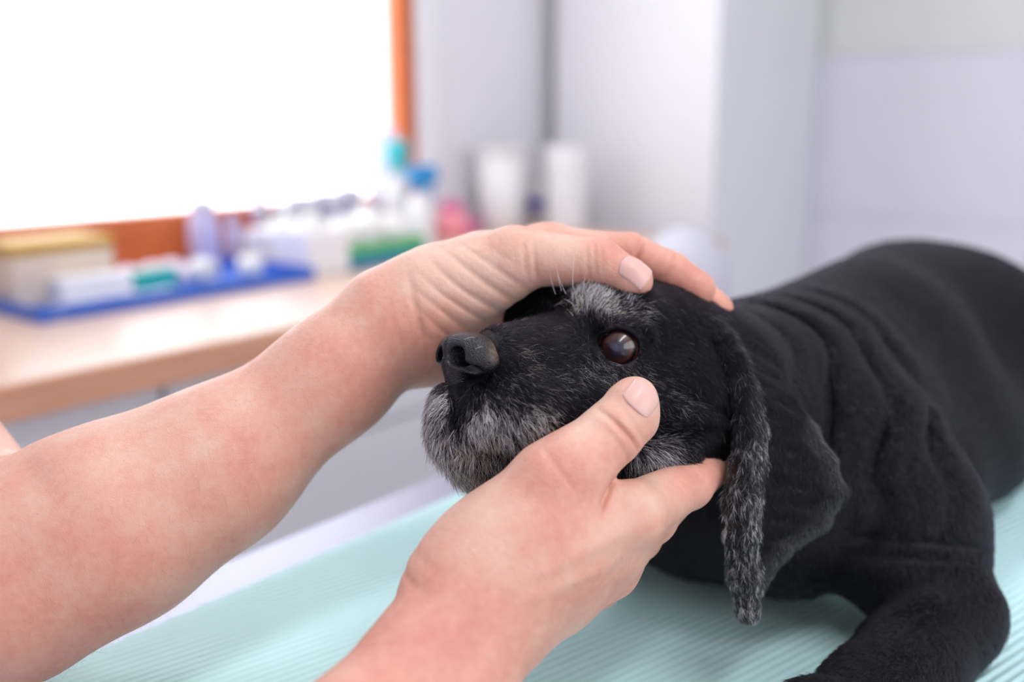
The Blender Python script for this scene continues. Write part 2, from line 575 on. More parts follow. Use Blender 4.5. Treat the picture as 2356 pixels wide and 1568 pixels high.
# base cabinets and the worktop
for k, (x0, x1) in enumerate(((-0.25, 0.04), (0.04, 0.645), (0.645, 1.25), (1.25, 1.68), (1.68, 2.025))):
    u = tag(empty('base_cabinet', ((x0 + x1) / 2, 1.33, 0)),
            ['white base cabinet at the near end of the counter', 'white base cabinet under the blue tray', 'white base cabinet under the middle of the wooden worktop',
             'white base cabinet behind the dog under the worktop', 'white base cabinet next to the tall cabinet'][k], 'cabinet', 'base cabinets under the worktop')
    cpart(u, 'body', (x0 + 0.001, 1.075, 0.10), (x1 - 0.001, 1.59, 0.808), M_CAB, 0.001)
    cpart(u, 'door', (x0 + 0.004, 1.055, 0.105), (x1 - 0.004, 1.074, 0.66), M_CAB, 0.003)
    dr = cpart(u, 'drawer_front', (x0 + 0.004, 1.055, 0.665), (x1 - 0.004, 1.074, 0.803), M_CAB, 0.003)
    cpart(u, 'kick_board', (x0 + 0.001, 1.11, 0.0), (x1 - 0.001, 1.13, 0.10), M_DARK, 0)
wt = tag(empty('worktop', (0.9, 1.3, 0.81)), 'pale wooden worktop running along the window wall', 'worktop')
cpart(wt, 'top', (-0.25, 1.021, 0.810), (2.03, 1.598, 0.85), M_BEECH, 0.002)
cpart(wt, 'front_edge', (-0.25, 1.015, 0.810), (2.03, 1.0209, 0.8495), M_BEECHEDGE, 0.002)

# ------------------------------------------------------------------ examination table with mat
TX0, TX1, TY0, TY1 = 0.16, 1.42, -0.10, 0.505
tb = tag(empty('examination_table', (0.8, 0.2, 0)), 'steel examination table under the pale green mat', 'table')
bm = bmesh.new()
add_box(bm, (TX0, TY0, 0.820), (TX1, TY1, 0.8455), 0.004, 2)
o = bm_obj('table_top', bm, M_STEEL); o.parent = tb; o.matrix_parent_inverse = Matrix.Translation(-Vector(tb.location))
for nm, lo, hi in (('column', (0.72, 0.12, 0.06), (0.88, 0.28, 0.78)), ('bracket', (0.50, 0.02, 0.78), (1.10, 0.38, 0.819)),
                   ('foot', (0.45, -0.02, 0.0), (1.15, 0.05, 0.06)), ('foot', (0.45, 0.35, 0.0), (1.15, 0.42, 0.06)), ('cross_bar', (0.72, 0.051, 0.005), (0.88, 0.349, 0.055))):
    cpart(tb, nm, lo, hi, M_STEEL, 0.006)

# ribbed mat: real ribs, turned a little against the table
m_mat = mat('mint_mat', srgb(200, 240, 241), 0.5, noise=(7, 0.05))
b_ = m_mat.node_tree.nodes['Principled BSDF']
b_.inputs['Subsurface Weight'].default_value = 0.0
MX0, MX1, MY0, MY1 = 0.175, 1.40, -0.09, 0.461
def ribbed_mat():
    ang = math.radians(-14.0)
    u = np.array([math.cos(ang), math.sin(ang)]); v = np.array([-u[1], u[0]])
    c = np.array([(MX0 + MX1) / 2, (MY0 + MY1) / 2])
    pitch, nper = 0.0052, 6
    half = 0.75
    vs, fs = [], []
    prev = None
    tt = np.arange(-half, half, pitch / nper)
    for t in tt:
        o = c + v * t
        lo, hi = -9.0, 9.0
        for i, (a, b) in enumerate(((MX0, MX1), (MY0, MY1))):
            s = sorted(((a - o[i]) / u[i], (b - o[i]) / u[i]))
            lo, hi = max(lo, s[0]), min(hi, s[1])
        if hi <= lo:
            prev = None; continue
        row = []
        ns = 24
        e_ = min(0.35, 0.012 / (hi - lo))
        for k in range(ns + 1):
            s_ = 0.0 if k == 0 else 1.0 if k == ns else e_ + (1 - 2 * e_) * (k - 1) / (ns - 2)
            q = o + u * (lo + (hi - lo) * s_)
            z = 0.8492 + (0.00055 * math.cos(2 * math.pi * t / pitch) if 0 < k < ns else -0.0011)
            lift = 0.0006 * math.sin(9 * q[0] + 3) * math.sin(11 * q[1])
            row.append(len(vs)); vs.append((q[0], q[1], z + lift))
        if prev is not None:
            for k in range(ns):
                fs.append((prev[k], prev[k + 1], row[k + 1], row[k]))
        prev = row
    # thin body under the ribs
    n0 = len(vs)
    for z in (0.8462, 0.8480):
        vs.extend([(MX0, MY0, z), (MX1, MY0, z), (MX1, MY1, z), (MX0, MY1, z)])
    a = n0
    fs.extend([(a + 3, a + 2, a + 1, a), (a + 4, a + 5, a + 6, a + 7)] + [(a + k, a + (k + 1) % 4, a + 4 + (k + 1) % 4, a + 4 + k) for k in range(4)])
    me = bpy.data.meshes.new('ribbed_mat'); me.from_pydata(vs, [], fs); me.update()
    return link('ribbed_mat', me, m_mat, None, True)
tag(ribbed_mat(), 'pale mint green ribbed mat spread over the examination table', 'mat')
# ------------------------------------------------------------------ the person: two bare arms and hands
def skin_material():
    m = bpy.data.materials.new('skin'); m.use_nodes = True
    nt = m.node_tree; N = nt.nodes; L = nt.links
    b = N['Principled BSDF']
    tc = N.new('ShaderNodeTexCoord')
    at = N.new('ShaderNodeAttribute'); at.attribute_name = 'red'
    n1 = N.new('ShaderNodeTexNoise'); n1.inputs['Scale'].default_value = 55; n1.inputs['Detail'].default_value = 5
    n2 = N.new('ShaderNodeTexNoise'); n2.inputs['Scale'].default_value = 260; n2.inputs['Detail'].default_value = 3
    for n in (n1, n2): L.new(tc.outputs['Object'], n.inputs['Vector'])
    add = N.new('ShaderNodeMath'); add.operation = 'MULTIPLY_ADD'
    L.new(n1.outputs['Fac'], add.inputs[0]); add.inputs[1].default_value = 0.65; add.inputs[2].default_value = -0.25
    a2 = N.new('ShaderNodeMath'); a2.operation = 'ADD'; L.new(add.outputs[0], a2.inputs[0]); L.new(at.outputs['Fac'], a2.inputs[1])
    a3 = N.new('ShaderNodeMath'); a3.operation = 'MULTIPLY_ADD'; L.new(n2.outputs['Fac'], a3.inputs[0]); a3.inputs[1].default_value = 0.35; L.new(a2.outputs[0], a3.inputs[2])
    cr = N.new('ShaderNodeValToRGB')
    e = cr.color_ramp.elements
    e[0].position = 0.0; e[0].color = srgb(229, 190, 172)
    e[1].position = 1.0; e[1].color = srgb(194, 108, 98)
    k = e.new(0.4); k.color = srgb(219, 160, 142)
    L.new(a3.outputs[0], cr.inputs['Fac']); L.new(cr.outputs['Color'], b.inputs['Base Color'])
    b.inputs['Roughness'].default_value = 0.48
    b.inputs['Specular IOR Level'].default_value = 0.4
    b.inputs['Subsurface Weight'].default_value = 0.22
    b.inputs['Subsurface Radius'].default_value = (1.0, 0.32, 0.18)
    b.inputs['Subsurface Scale'].default_value = 0.006
    # fine skin relief: tiny cells and soft pores
    vo = N.new('ShaderNodeTexVoronoi'); vo.inputs['Scale'].default_value = 900; vo.feature = 'DISTANCE_TO_EDGE'
    L.new(tc.outputs['Object'], vo.inputs['Vector'])
    n3 = N.new('ShaderNodeTexNoise'); n3.inputs['Scale'].default_value = 420; n3.inputs['Detail'].default_value = 4
    L.new(tc.outputs['Object'], n3.inputs['Vector'])
    s = N.new('ShaderNodeMath'); s.operation = 'MULTIPLY_ADD'; L.new(vo.outputs['Distance'], s.inputs[0]); s.inputs[1].default_value = 0.6; L.new(n3.outputs['Fac'], s.inputs[2])
    bp = N.new('ShaderNodeBump'); bp.inputs['Strength'].default_value = 0.35; bp.inputs['Distance'].default_value = 0.0007
    L.new(s.outputs[0], bp.inputs['Height']); L.new(bp.outputs['Normal'], b.inputs['Normal'])
    return m

M_SKIN = skin_material()
M_NAIL = mat('fingernail', srgb(230, 184, 176), 0.34, spec=0.45, coat=0.1, noise=(120, 0.04))
M_NAIL.node_tree.nodes['Principled BSDF'].inputs['Subsurface Weight'].default_value = 0.2
M_NAIL.node_tree.nodes['Principled BSDF'].inputs['Subsurface Scale'].default_value = 0.003

person = tag(empty('person', tuple(to_world(P(-150, 1400, 430)))), 'person with bare forearms holding the dog\'s head in both hands', 'person')
PINV = Matrix.Translation(-Vector(person.location))

def unit(v):
    v = np.asarray(v, float)
    return v / np.linalg.norm(v)

def fingernail(parent, co, tip, axis, up, w, l):
    """nail plate fitted to the finger surface co; tip = point inside the fingertip, axis to the free edge, up = outward normal"""
    axis = unit(axis); up = unit(up - np.dot(up, axis) * axis); side = np.cross(axis, up)
    rel = co - tip
    X, Yv, Zv = rel @ side, rel @ axis, rel @ up
    sel = (np.abs(X) < w + 0.5) & (np.abs(Yv) < l * 0.5 + 0.5) & (Zv > 2)
    x, y, z = X[sel], Yv[sel], Zv[sel]
    B = lambda x, y: np.stack([x * 0 + 1, x, y, x * x, x * y, y * y, x ** 4], -1)
    cf = np.linalg.lstsq(B(x, y), z, rcond=None)[0]
    nu, nv = 16, 18
    vs, fs = [], []
    for layer in (0, 1):
        for j in range(nv + 1):
            t = j / nv                                   # 0 at the root, 1 at the free edge
            for i in range(nu + 1):
                s = -1 + 2 * i / nu
                e = abs(s) ** 3
                half = 0.5 * l * (1 - 0.30 * e) if t < 0.5 else 0.5 * l * (1 - 0.22 * e)
                yy = (2 * t - 1) * half
                xx = s * w * (1 - 0.10 * max(0.0, 0.35 - t) - 0.05 * max(0, t - 0.8))
                zz = float(B(np.array([xx]), np.array([yy]))[0] @ cf)
                lift = 0.50 + 0.35 * t - 0.25 * abs(s) ** 4
                vs.append(to_world(tip + side * xx + axis * yy + up * (zz + (lift if layer else -1.2))))
    m = (nu + 1) * (nv + 1)
    for j in range(nv):
        for i in range(nu):
            a = j * (nu + 1) + i
            fs.append((m + a, m + a + 1, m + a + nu + 2, m + a + nu + 1))
            fs.append((a + nu + 1, a + nu + 2, a + 1, a))
    for j in range(nv):
        for i in (0, nu):
            a = j * (nu + 1) + i
            fs.append((a, a + nu + 1, m + a + nu + 1, m + a))
    for i in range(nu):
        for j in (0, nv):
            a = j * (nu + 1) + i
            fs.append((a, a + 1, m + a + 1, m + a))
    bm = bmesh.new()
    bv = [bm.verts.new(v) for v in vs]
    for f in fs: bm.faces.new([bv[k] for k in f])
    o = bm_obj('fingernail', bm, M_NAIL, None, True)
    o.parent = parent
    return o

ARMS = []
def arm_object(co, quads, label, redspots):
    me = np_mesh('arm', to_world(co), quads)
    red = gauss_px(co, redspots) + 0.06 * wob(co, 30, 3)
    set_attr(me, 'red', red)
    o = link('arm', me, M_SKIN, None, True)
    o.parent = person; o.matrix_parent_inverse = PINV
    o['label'] = label
    ARMS.append((co, quads, o))
    return o

# ---- right arm: the hand under the jaw, thumb on the cheek
def right_arm():
    h = 0.85
    lo, hi = P(1100, 2050, 200) * 0 + np.array([-215, -275, 150]), np.array([140, 5, 490])
    F = Field(lo, hi, np.array([-30, -125, 378]), np.array([118, -8, 470]), h, 0.07, 6)
    W1, W2 = P(1064, 1356, 386), P(1148, 1434, 390)
    # forearm
    elb = np.array([-142, -205, 215.0])
    a1, a2 = P(968, 1528, 367), P(1030, 1605, 370)
    F.chain([(W1, 19.5), (a1, 19.5), (elb + (-4, 6, 0), 34)], 12)
    F.chain([(W2, 18.5), (a2, 19.5), (elb + (12, -8, 0), 33)], 12)
    F.cone(P(1100, 1395, 386), P(1005, 1562, 367), 20, 20.5, 12)
    F.cone(elb, elb + np.array([-40, 20, -20]), 38, 40, 14)
    # carpus and metacarpals
    mcp = [P(1452, 1184, 402), P(1412, 1262, 409), P(1402, 1308, 420), P(1372, 1335, 436)]
    F.cone(P(1105, 1390, 388), P(1190, 1325, 392), 24, 22, 12)
    F.chain([(P(1092, 1350, 388), 20), (P(1280, 1245, 395), 18), (mcp[0], 13.5)], 12)
    F.chain([(P(1110, 1390, 390), 20), (P(1290, 1310, 400), 16), (mcp[1], 12.0)], 9)
    F.chain([(P(1140, 1425, 393), 18), (P(1290, 1350, 408), 15), (mcp[2], 11.5)], 9)
    F.chain([(P(1160, 1440, 398), 17), (P(1280, 1370, 420), 14), (mcp[3], 11)], 9)
    # palm side filling
    F.cone(P(1180, 1310, 410), P(1390, 1230, 425), 18, 14, 10)
    # thumb
    J3, J2, J1, T0 = P(1142, 1266, 394), P(1268, 1108, 394), P(1403, 996, 402), P(1452, 930, 406)
    F.chain([(P(1072, 1352, 389), 18.5), (J3, 19.5), (J2, 15.5)], 16)
    F.cone(J2, J1, 15.3, 12.2, 6)
    F.cone(J1, T0, 12.2, 10.4, 3)
    F.cone(T0, T0 + unit(T0 - J1) * 3.0, 10.4, 9.2, 2)
    # thumb pulp and joint bulge
    F.ball(P(1462, 968, 408), 9.3, 6)
    F.cone(P(1418, 1010, 404), P(1345, 1062, 399), 9.5, 11, 4)
    F.ball(P(1325, 1072, 394), 13.6, 6)
    # web between thumb and index
    F.cone(P(1290, 1170, 397), P(1395, 1178, 402), 15, 11.5, 5)
    F.tri(P(1285, 1130, 396), P(1300, 1200, 400), P(1440, 1180, 404), 6, 4)
    # index finger along the lower jaw
    F.chain([(mcp[0], 13.2), (P(1583, 1114, 444), 10.6), (P(1650, 1064, 470), 9.0), (P(1690, 1030, 492), 7.6)], 4, 4)
    # middle, ring and little fingers curled under the jaw
    F.chain([(mcp[1], 12.0), (P(1500, 1195, 440), 10.2), (P(1570, 1130, 470), 9), (P(1590, 1080, 492) * 0.99, 8)], 4, 7)
    F.chain([(mcp[2], 11.5), (P(1470, 1235, 455), 9.8), (P(1525, 1170, 484) * 0.99, 8.6)], 4, 6)
    F.chain([(mcp[3], 11.0), (P(1420, 1265, 466), 8.6), (P(1460, 1210, 486) * 0.99, 7.6)], 4, 6)
    # creases over the thumb joint
    ax = unit(T0 - J2)
    for k, (u, v, dp) in enumerate(((1428, 985, 0.75), (1446, 1004, 0.95), (1410, 975, 0.6), (1458, 1018, 0.9), (1395, 952, 0.45), (1430, 1036, 0.8), (1474, 996, 0.8))):
        F.groove(P(u, v, 393), ax + np.array([0.05 * k, 0.15, 0]), 0.9, dp, 9)
    # skin folds at the web and wrist
    F.groove(P(1385, 1150, 392), unit(P(1395, 1095, 395) - P(1440, 1165, 395)) * 0 + np.array([0.85, -0.5, 0.0]), 1.4, 2.4, 10)
    F.groove(P(1290, 1085, 380), np.array([0.75, 0.6, 0]), 1.1, 0.35, 12)
    for u, v, dp in ((960, 1330, 0.7), (930, 1380, 0.5), (985, 1285, 0.35)):
        F.groove(P(u, v, 380), np.array([0.35, 0.9, 0.0]), 1.6, dp, 16)
    # tendons on the back of the hand
    for a, b, amt in ((P(1180, 1330, 375), P(1440, 1215, 390), 0.8), (P(1190, 1370, 375), P(1400, 1290, 392), 0.8)):
        F.bumpf((a + b) / 2, 26, lambda X, Y, Z, a=a, b=b, amt=amt: -amt * np.exp(-(((X - a[0]) * (b[1] - a[1]) - (Y - a[1]) * (b[0] - a[0])) / np.hypot(b[0] - a[0], b[1] - a[1])) ** 2 / 9.0))
    co, q = F.mesh(2)
    co = co + 0.0
    o = arm_object(co, q, 'right forearm and hand cupping the dog\'s lower jaw',
                   [(1300, 1075, 90, 0.28), (1390, 950, 70, -0.2), (1440, 1010, 60, 0.22), (1480, 1200, 90, 0.12), (1100, 1250, 130, -0.2), (1640, 1090, 60, 0.3), (1330, 1000, 60, -0.15),
                    (1250, 1350, 160, 0.12), (980, 1500, 220, 0.28), (1150, 1450, 120, 0.15), (1450, 1130, 60, -0.15), (1400, 1380, 90, 0.2)])
    axn = unit(T0 - J1)
    up = unit(np.array([0.27, 0.22, -0.93]))
    fingernail(o, co, T0 + axn * 1.2, unit(np.array([0.68, 0.74, 0.40])), up, 7.0, 12.5)
    return o
right_arm()

# ---- left arm: the hand laid over the dog's head, thumb towards the camera
def left_arm():
    h = 0.9
    F = Field(np.array([-330, -215, 380]), np.array([135, 75, 650]), np.array([-62, -30, 440]), np.array([112, 62, 545]), h, 0.07, 6)
    E0, E1, E2, E3, WR = P(25, 1325, 436), P(272, 1203, 444), P(495, 1078, 455), P(768, 866, 467), P(905, 742, 474)
    F.chain([(E0, 48), (E1, 41.5), (E2, 34.5), (E3, 25.6), (WR, 25.8)], 16)
    F.cone(P(180, 1185, 452), P(430, 1075, 460), 34, 26, 16)
    # upper arm going up out of the picture
    F.cone(P(-60, 1330, 440), P(-420, 850, 520), 48, 52, 5)
    # carpus / palm heel
    F.cone(WR, P(1010, 665, 478), 25.5, 20, 10)
    F.cone(P(950, 770, 482), P(1075, 715, 492), 23, 18, 10)
    F.cone(P(990, 790, 490), P(1100, 745, 500), 20, 17, 10)
    mcp = [P(1252, 577, 494), P(1268, 572, 517), P(1262, 592, 538), P(1240, 622, 556)]
    for i, (m_, r0, r1, w) in enumerate(zip(mcp, (18, 18, 17, 16), (12.8, 12.6, 12, 11), (P(960, 690, 478), P(965, 700, 492), P(970, 715, 504), P(975, 735, 512)))):
        F.chain([(w, r0), ((w + m_) / 2 + np.array([0, 3.5, 0]), (r0 + r1) / 2 + 0.5), (m_, r1)], 9)
    # thumb
    C0, M1, I1, T0 = P(1000, 672, 470), P(1185, 592, 468), P(1378, 603, 462), P(1452, 640, 458)
    F.chain([(C0, 19), (M1, 14.2)], 12)
    F.cone(P(1040, 690, 474), P(1165, 625, 472), 15, 14, 8)
    F.cone(M1, I1, 14.0, 10.8, 5)
    F.cone(I1, T0, 10.8, 8.9, 3)
    F.cone(T0, T0 + unit(T0 - I1) * 2.5, 8.9, 7.8, 2)
    F.ball(P(1455, 650, 461), 7.0, 4)
    # fingers
    F.chain([(mcp[0], 12.6), (P(1450, 584, 492), 10.4), (P(1541, 624, 487), 9.5), (P(1605, 664, 484), 8.7)], 3, 7)
    F.cone(mcp[1], P(1488, 600, 522), 12.4, 10.4, 6)
    F.chain([(P(1488, 600, 522), 10.4), (P(1590, 662, 512), 9.2), (P(1651, 710, 496), 7.8)], 0.6)
    F.chain([(mcp[2], 12.0), (P(1465, 640, 564), 10.0), (P(1555, 712, 572), 9.0), (P(1605, 772, 566), 7.9)], 3, 6)
    F.chain([(mcp[3], 11.0), (P(1395, 690, 585), 8.8), (P(1465, 752, 592), 7.9), (P(1505, 800, 586), 7.0)], 3, 6)
    # creases: finger joints seen from the side
    F.groove(P(1470, 575, 482), unit(np.array([0.9, -0.35, 0.1])), 1.2, 2.4, 12)
    F.groove(P(1536, 618, 478), unit(np.array([0.8, -0.6, 0.1])), 1.1, 2.2, 11)
    # thumb joint lines
    ax = unit(T0 - M1)
    for u, v, dp in ((1368, 585, 0.8), (1352, 605, 0.6), (1383, 578, 0.6), (1228, 600, 1.0), (1205, 590, 0.8)):
        F.groove(P(u, v, 452), ax + np.array([0, 0.25, 0]), 0.9, dp, 9)
    # folds of the ball of the thumb, fanning out from the wrist
    c = P(1085, 695, 456)
    pv = P(1560, 20, 456)
    def folds(X, Y, Z):
        rr = np.sqrt((X - pv[0]) ** 2 + (Y - pv[1]) ** 2)
        w_ = rr + 1.3 * np.sin(X * 0.09 + Y * 0.06) + 0.5 * np.sin(Y * 0.25 + X * 0.05)
        return 1.15 * (0.5 + 0.5 * np.cos(2 * math.pi * w_ / 7.0)) ** 4 - 0.28
    F.bumpf(c, 24, folds)
    # wrist creases
    for u, v, dp, n in ((975, 800, 1.2, (0.95, 0.15, 0)), (925, 800, 0.7, (0.95, 0.25, 0)), (955, 700, 0.8, (0.9, 0.2, 0))):
        F.groove(P(u, v, 452), unit(np.array(n)), 1.6, dp, 15)
    # fold between forearm and upper arm
    F.groove(P(20, 1090, 400), unit(np.array([0.55, 0.83, 0.0])), 2.5, 3.0, 28)
    co, q = F.mesh(2)
    o = arm_object(co, q, 'left forearm and hand laid over the dog\'s head',
                   [(1440, 580, 60, 0.25), (1580, 640, 80, 0.3), (1670, 720, 50, 0.3), (960, 740, 110, 0.12), (1100, 650, 90, -0.2), (1300, 580, 70, -0.1), (1000, 600, 120, -0.2),
                    (850, 850, 160, 0.15), (600, 1150, 200, 0.12), (150, 1350, 260, 0.16), (300, 1080, 200, -0.1), (1020, 800, 60, 0.3)])
    up = unit(np.array([0.05, 0.48, -0.87]))
    fingernail(o, co, T0 + unit(T0 - I1) * 1.2, unit(T0 - I1), up, 6.2, 14.5)
    return o
left_arm()
# ------------------------------------------------------------------ the dog
def WC(x, y, h):
    """table coordinates (x along the table, y towards the window, h above the table top; metres) -> camera axes, mm"""
    v = np.array([x, y, 0.85 + h]) - CAM
    return np.array([v @ AX_R, v @ AX_U, v @ AX_F]) * 1000.0

XC = np.array([AX_R[0], AX_U[0], AX_F[0]]); YC = np.array([AX_R[1], AX_U[1], AX_F[1]])
PHI = math.radians(38)
HA = unit(np.array([-math.cos(PHI), 0.0, -math.sin(PHI)]))      # muzzle direction
HL = unit(np.array([math.sin(PHI), 0.0, -math.cos(PHI)]))       # towards the side seen
HU = np.array([0.0, 1.0, 0.0])
EYE = P(1424, 797, 449.5)
EAR_EDGE = [(P(1618, 738, 478), 3.6), (P(1640, 762, 471), 5.0), (P(1660, 790, 464), 6.0), (P(1686, 838, 458), 6.4), (P(1712, 900, 451), 6.1), (P(1724, 980, 450), 6.4), (P(1722, 1060, 448), 6.8), (P(1708, 1150, 447), 7.3),
            (P(1704, 1230, 448), 7.1), (P(1708, 1320, 450), 6.4), (P(1720, 1405, 452), 5.2)]

_l = float((EYE - P(1086, 818, 424)) @ HL)
EYE2 = EYE - 2 * _l * HL                                       # mirrored across the head
G2 = unit(-EYE); G2 = G2 - 2 * float(G2 @ HL) * HL

EAR_BACK = [P(1668, 765, 494), P(1690, 785, 492), P(1735, 822, 485), P(1778, 862, 476), P(1815, 922, 468), P(1860, 990, 464), P(1900, 1060, 463), P(1921, 1130, 463), P(1885, 1195, 461), P(1795, 1262, 457), P(1742, 1340, 454)]

def dog_field():
    F = Field(np.array([-52, -225, 398]), np.array([470, 85, 960]), np.array([-46, -140, 404]), np.array([160, 34, 505]), 1.05, 0.06, 7)
    # --- trunk, lying on the table
    F.chain([(WC(.545, .235, .083), 78), (WC(.68, .235, .084), 80), (WC(.84, .245, .086), 84)], 24)
    F.ball(WC(.82, .20, .085), 78, 24)
    F.ball(WC(.90, .17, .070), 62, 20)                     # thigh
    F.ball(WC(.95, .25, .075), 70, 20)
    F.cone(WC(.645, .178, .048), WC(.86, .165, .052), 47, 53, 26)        # flank and belly
    # --- neck and chest
    F.cone(P(1615, 908, 518), WC(.545, .235, .088), 46, 73, 20)
    F.cone(WC(.50, .255, .06), WC(.60, .23, .07), 56, 70, 20)
    F.ball(P(1800, 1150, 545), 52, 18)
    # --- near foreleg: shoulder, upper arm, elbow, forearm, paw
    F.chain([(P(1960, 1050, 552), 50), (P(2065, 1200, 530), 42), (P(2165, 1400, 508), 29)], 14)
    F.ball(P(2180, 1428, 505), 24.5, 10)
    F.chain([(P(2178, 1425, 502), 26), (P(2098, 1530, 478), 24.5), (P(2005, 1610, 455), 22), (P(1900, 1668, 434), 18)], 9)
    F.ball(P(1865, 1668, 425), 19, 8)
    for k in (-1.2, -0.4, 0.4, 1.2):
        q = P(1865, 1668, 425) + HL * 9 * k + HA * 12 - UPC * 2
        F.cone(q, q + HA * 9 - UPC * 2, 8.5, 7.5, 3)
    # --- far foreleg, tucked behind the hands
    F.chain([(WC(.55, .29, .06), 40), (WC(.51, .32, .032), 28), (WC(.45, .335, .022), 20), (WC(.40, .34, .018), 19)], 8)
    # neck folds, rings around the head
    c0 = P(1540, 880, 505)
    X, Y, Z = F.ax[0][:, None, None], F.ax[1][None, :, None], F.ax[2][None, None, :]
    r = np.sqrt((X - np.float32(c0[0])) ** 2 + 0.8 * (Y - np.float32(c0[1])) ** 2 + (0.75 * (Z - np.float32(c0[2]))) ** 2)
    w = r + 5.0 * np.sin(Y * 0.05 + Z * 0.021) + 2.5 * np.sin(Y * 0.13 - X * 0.05)
    win = np.exp(-((r - 118) / 52) ** 4) * np.clip((Y + 120) / 80, 0, 1)
    F.V += ((8.0 * (0.5 + 0.5 * np.cos(2 * math.pi * w / 29.0)) ** 4 - 1.4) * win).astype(np.float32)
    F.V += (2.6 * np.sin(X * 0.055 + Y * 0.03 + 1.5 * np.sin(Z * 0.02)) * np.exp(-((r - 250) / 110) ** 4)).astype(np.float32)
    # soft folds above the elbow
    for u, v in ((2140, 1285), (2120, 1245)):
        F.groove(P(u, v, 490), np.array([0.1, 1.0, 0.15]), 3.5, 3.2, 32)

    # --- head (its own field, blended into the neck)
    G = F.like()
    G.ball(P(1530, 872, 500), 43, 10)                       # cranium
    G.ball(P(1612, 905, 510), 42, 12)
    G.ball(P(1500, 818, 486), 34, 10)                       # temple
    G.cone(P(1420, 768, 476), P(1500, 772, 490), 24, 23, 9)  # forehead
    G.ball(P(1375, 740, 463), 17, 8)                        # near brow
    G.ball(P(1460, 738, 462), 15, 7)
    G.cone(P(1305, 742, 484), P(1250, 728, 505), 17, 17, 8)
    G.cone(P(1250, 728, 500), P(1195, 745, 492), 14, 11, 8)   # far brow
    G.cone(P(1330, 790, 462), P(1150, 806, 432), 14.5, 10.5, 8)   # bridge of the muzzle
    G.cone(P(1340, 860, 452), P(1165, 850, 427), 20, 15, 9)  # upper muzzle
    G.cone(P(1340, 900, 470), P(1165, 880, 440), 26, 18, 9)
    G.ball(P(1068, 945, 422), 14.5, 6)
    G.ball(P(1066, 1000, 425), 13.5, 7)                      # lip under the nose
    G.cone(P(1130, 950, 417), P(1215, 955, 419), 14, 16, 6)  # near flew
    G.cone(P(1215, 955, 420), P(1320, 950, 433), 17, 20, 7)
    G.cone(P(1100, 950, 435), P(1220, 950, 455), 14, 18, 8)
    G.cone(P(1100, 1048, 431), P(1210, 1035, 437), 12, 15, 6)   # chin
    G.cone(P(1210, 1030, 440), P(1400, 1005, 458), 17, 22, 7)  # lower jaw
    G.cone(P(1400, 1000, 462), P(1580, 985, 486), 21, 24, 8)
    G.cone(P(1410, 905, 455), P(1540, 920, 468), 24, 29, 8)   # cheek
    G.cone(P(1445, 1046, 441), P(1548, 1052, 448), 11, 12, 5)  # fold of the jowl
    G.cone(P(1550, 930, 462), P(1655, 985, 478), 22, 20, 7)
    G.cone(P(1540, 1020, 462), P(1650, 1010, 474), 17, 15, 6)
    # mouth line, lip cleft, stop and cheek furrows
    G.groove(P(1062, 985, 412), np.array([0.95, 0.25, 0.1]), 1.8, 1.2, 14)
    G.groove(P(1045, 930, 410), np.array([0.97, 0.1, 0.2]), 1.5, 2.0, 10)
    G.groove(P(1190, 1035, 415), np.array([0.1, 1.0, 0.1]), 2.0, 2.5, 22)
    G.groove(P(1540, 992, 440), np.array([-0.1, 1.0, 0.1]), 3.0, 4.5, 22)
    G.groove(P(1620, 930, 450), np.array([0.35, 1.0, 0.1]), 3.0, 2.5, 18)
    # eye: lid dome and opening
    G.ball(EYE, 13.2, 5)
    G.cone(EYE + np.array([10.5, 6.5, -6.0]), EYE + np.array([-8, 10.5, -5.0]), 4.2, 4.2, 4)   # upper lid ridge
    G.cone(EYE + np.array([-11, -6, -3.0]), EYE + np.array([4, -11.5, -4.0]), 3.0, 3.0, 4)    # lower lid ridge
    g = unit(-EYE)
    G.cone(EYE + g * 2, EYE + g * 24, 8.6, 9.6, 1.2, cut=True, flat=((0.30, 0.95, 0.0), 1.16))
    G.cone(EYE + np.array([-6, 1.5, -6]), EYE + np.array([-11.5, 2.2, -12]), 3.6, 2.4, 1.5, cut=True)
    # the far eye, turned away behind the bridge of the nose
    G.ball(EYE2, 12.5, 5)
    G.cone(EYE2 + G2 * 2, EYE2 + G2 * 24, 8.6, 9.6, 1.2, cut=True)
    # blend the head with the trunk
    k = 10.0
    h = np.clip(0.5 + 0.5 * (G.V - F.V) / k, 0, 1)
    F.V = G.V * (1 - h) + F.V * h - k * h * (1 - h)

    # --- ear: rolled front edge and hanging leather
    Q = F.like()
    Q.chain(EAR_EDGE, 3)
    e = [p for p, _ in EAR_EDGE]
    b = EAR_BACK
    for i in range(len(e) - 1):
        Q.tri(e[i], b[i], b[i + 1], 2.3, 3); Q.tri(e[i], b[i + 1], e[i + 1], 2.3, 3)
    Q.chain([(b[4], 2.6), (b[5], 3.2), (b[6], 3.8), (b[7], 4.6), (b[8], 4.4), (b[9], 3.8), (b[10], 3.4)], 3)
    Q.cone(P(1582, 698, 482), P(1618, 738, 478), 2.6, 3.6, 3)
    Q.cone(P(1642, 775, 490), P(1675, 805, 492), 9, 11, 8)
    # gentle waves of the ear leather
    Xs, Ys, Zs = Q.ax[0][:, None, None], Q.ax[1][None, :, None], Q.ax[2][None, None, :]
    k = 2.5
    h = np.clip(0.5 + 0.5 * (Q.V - F.V) / k, 0, 1)
    F.V = Q.V * (1 - h) + F.V * h - k * h * (1 - h)
    F.floor_cut(TABLE_C + 0.8)
    return F

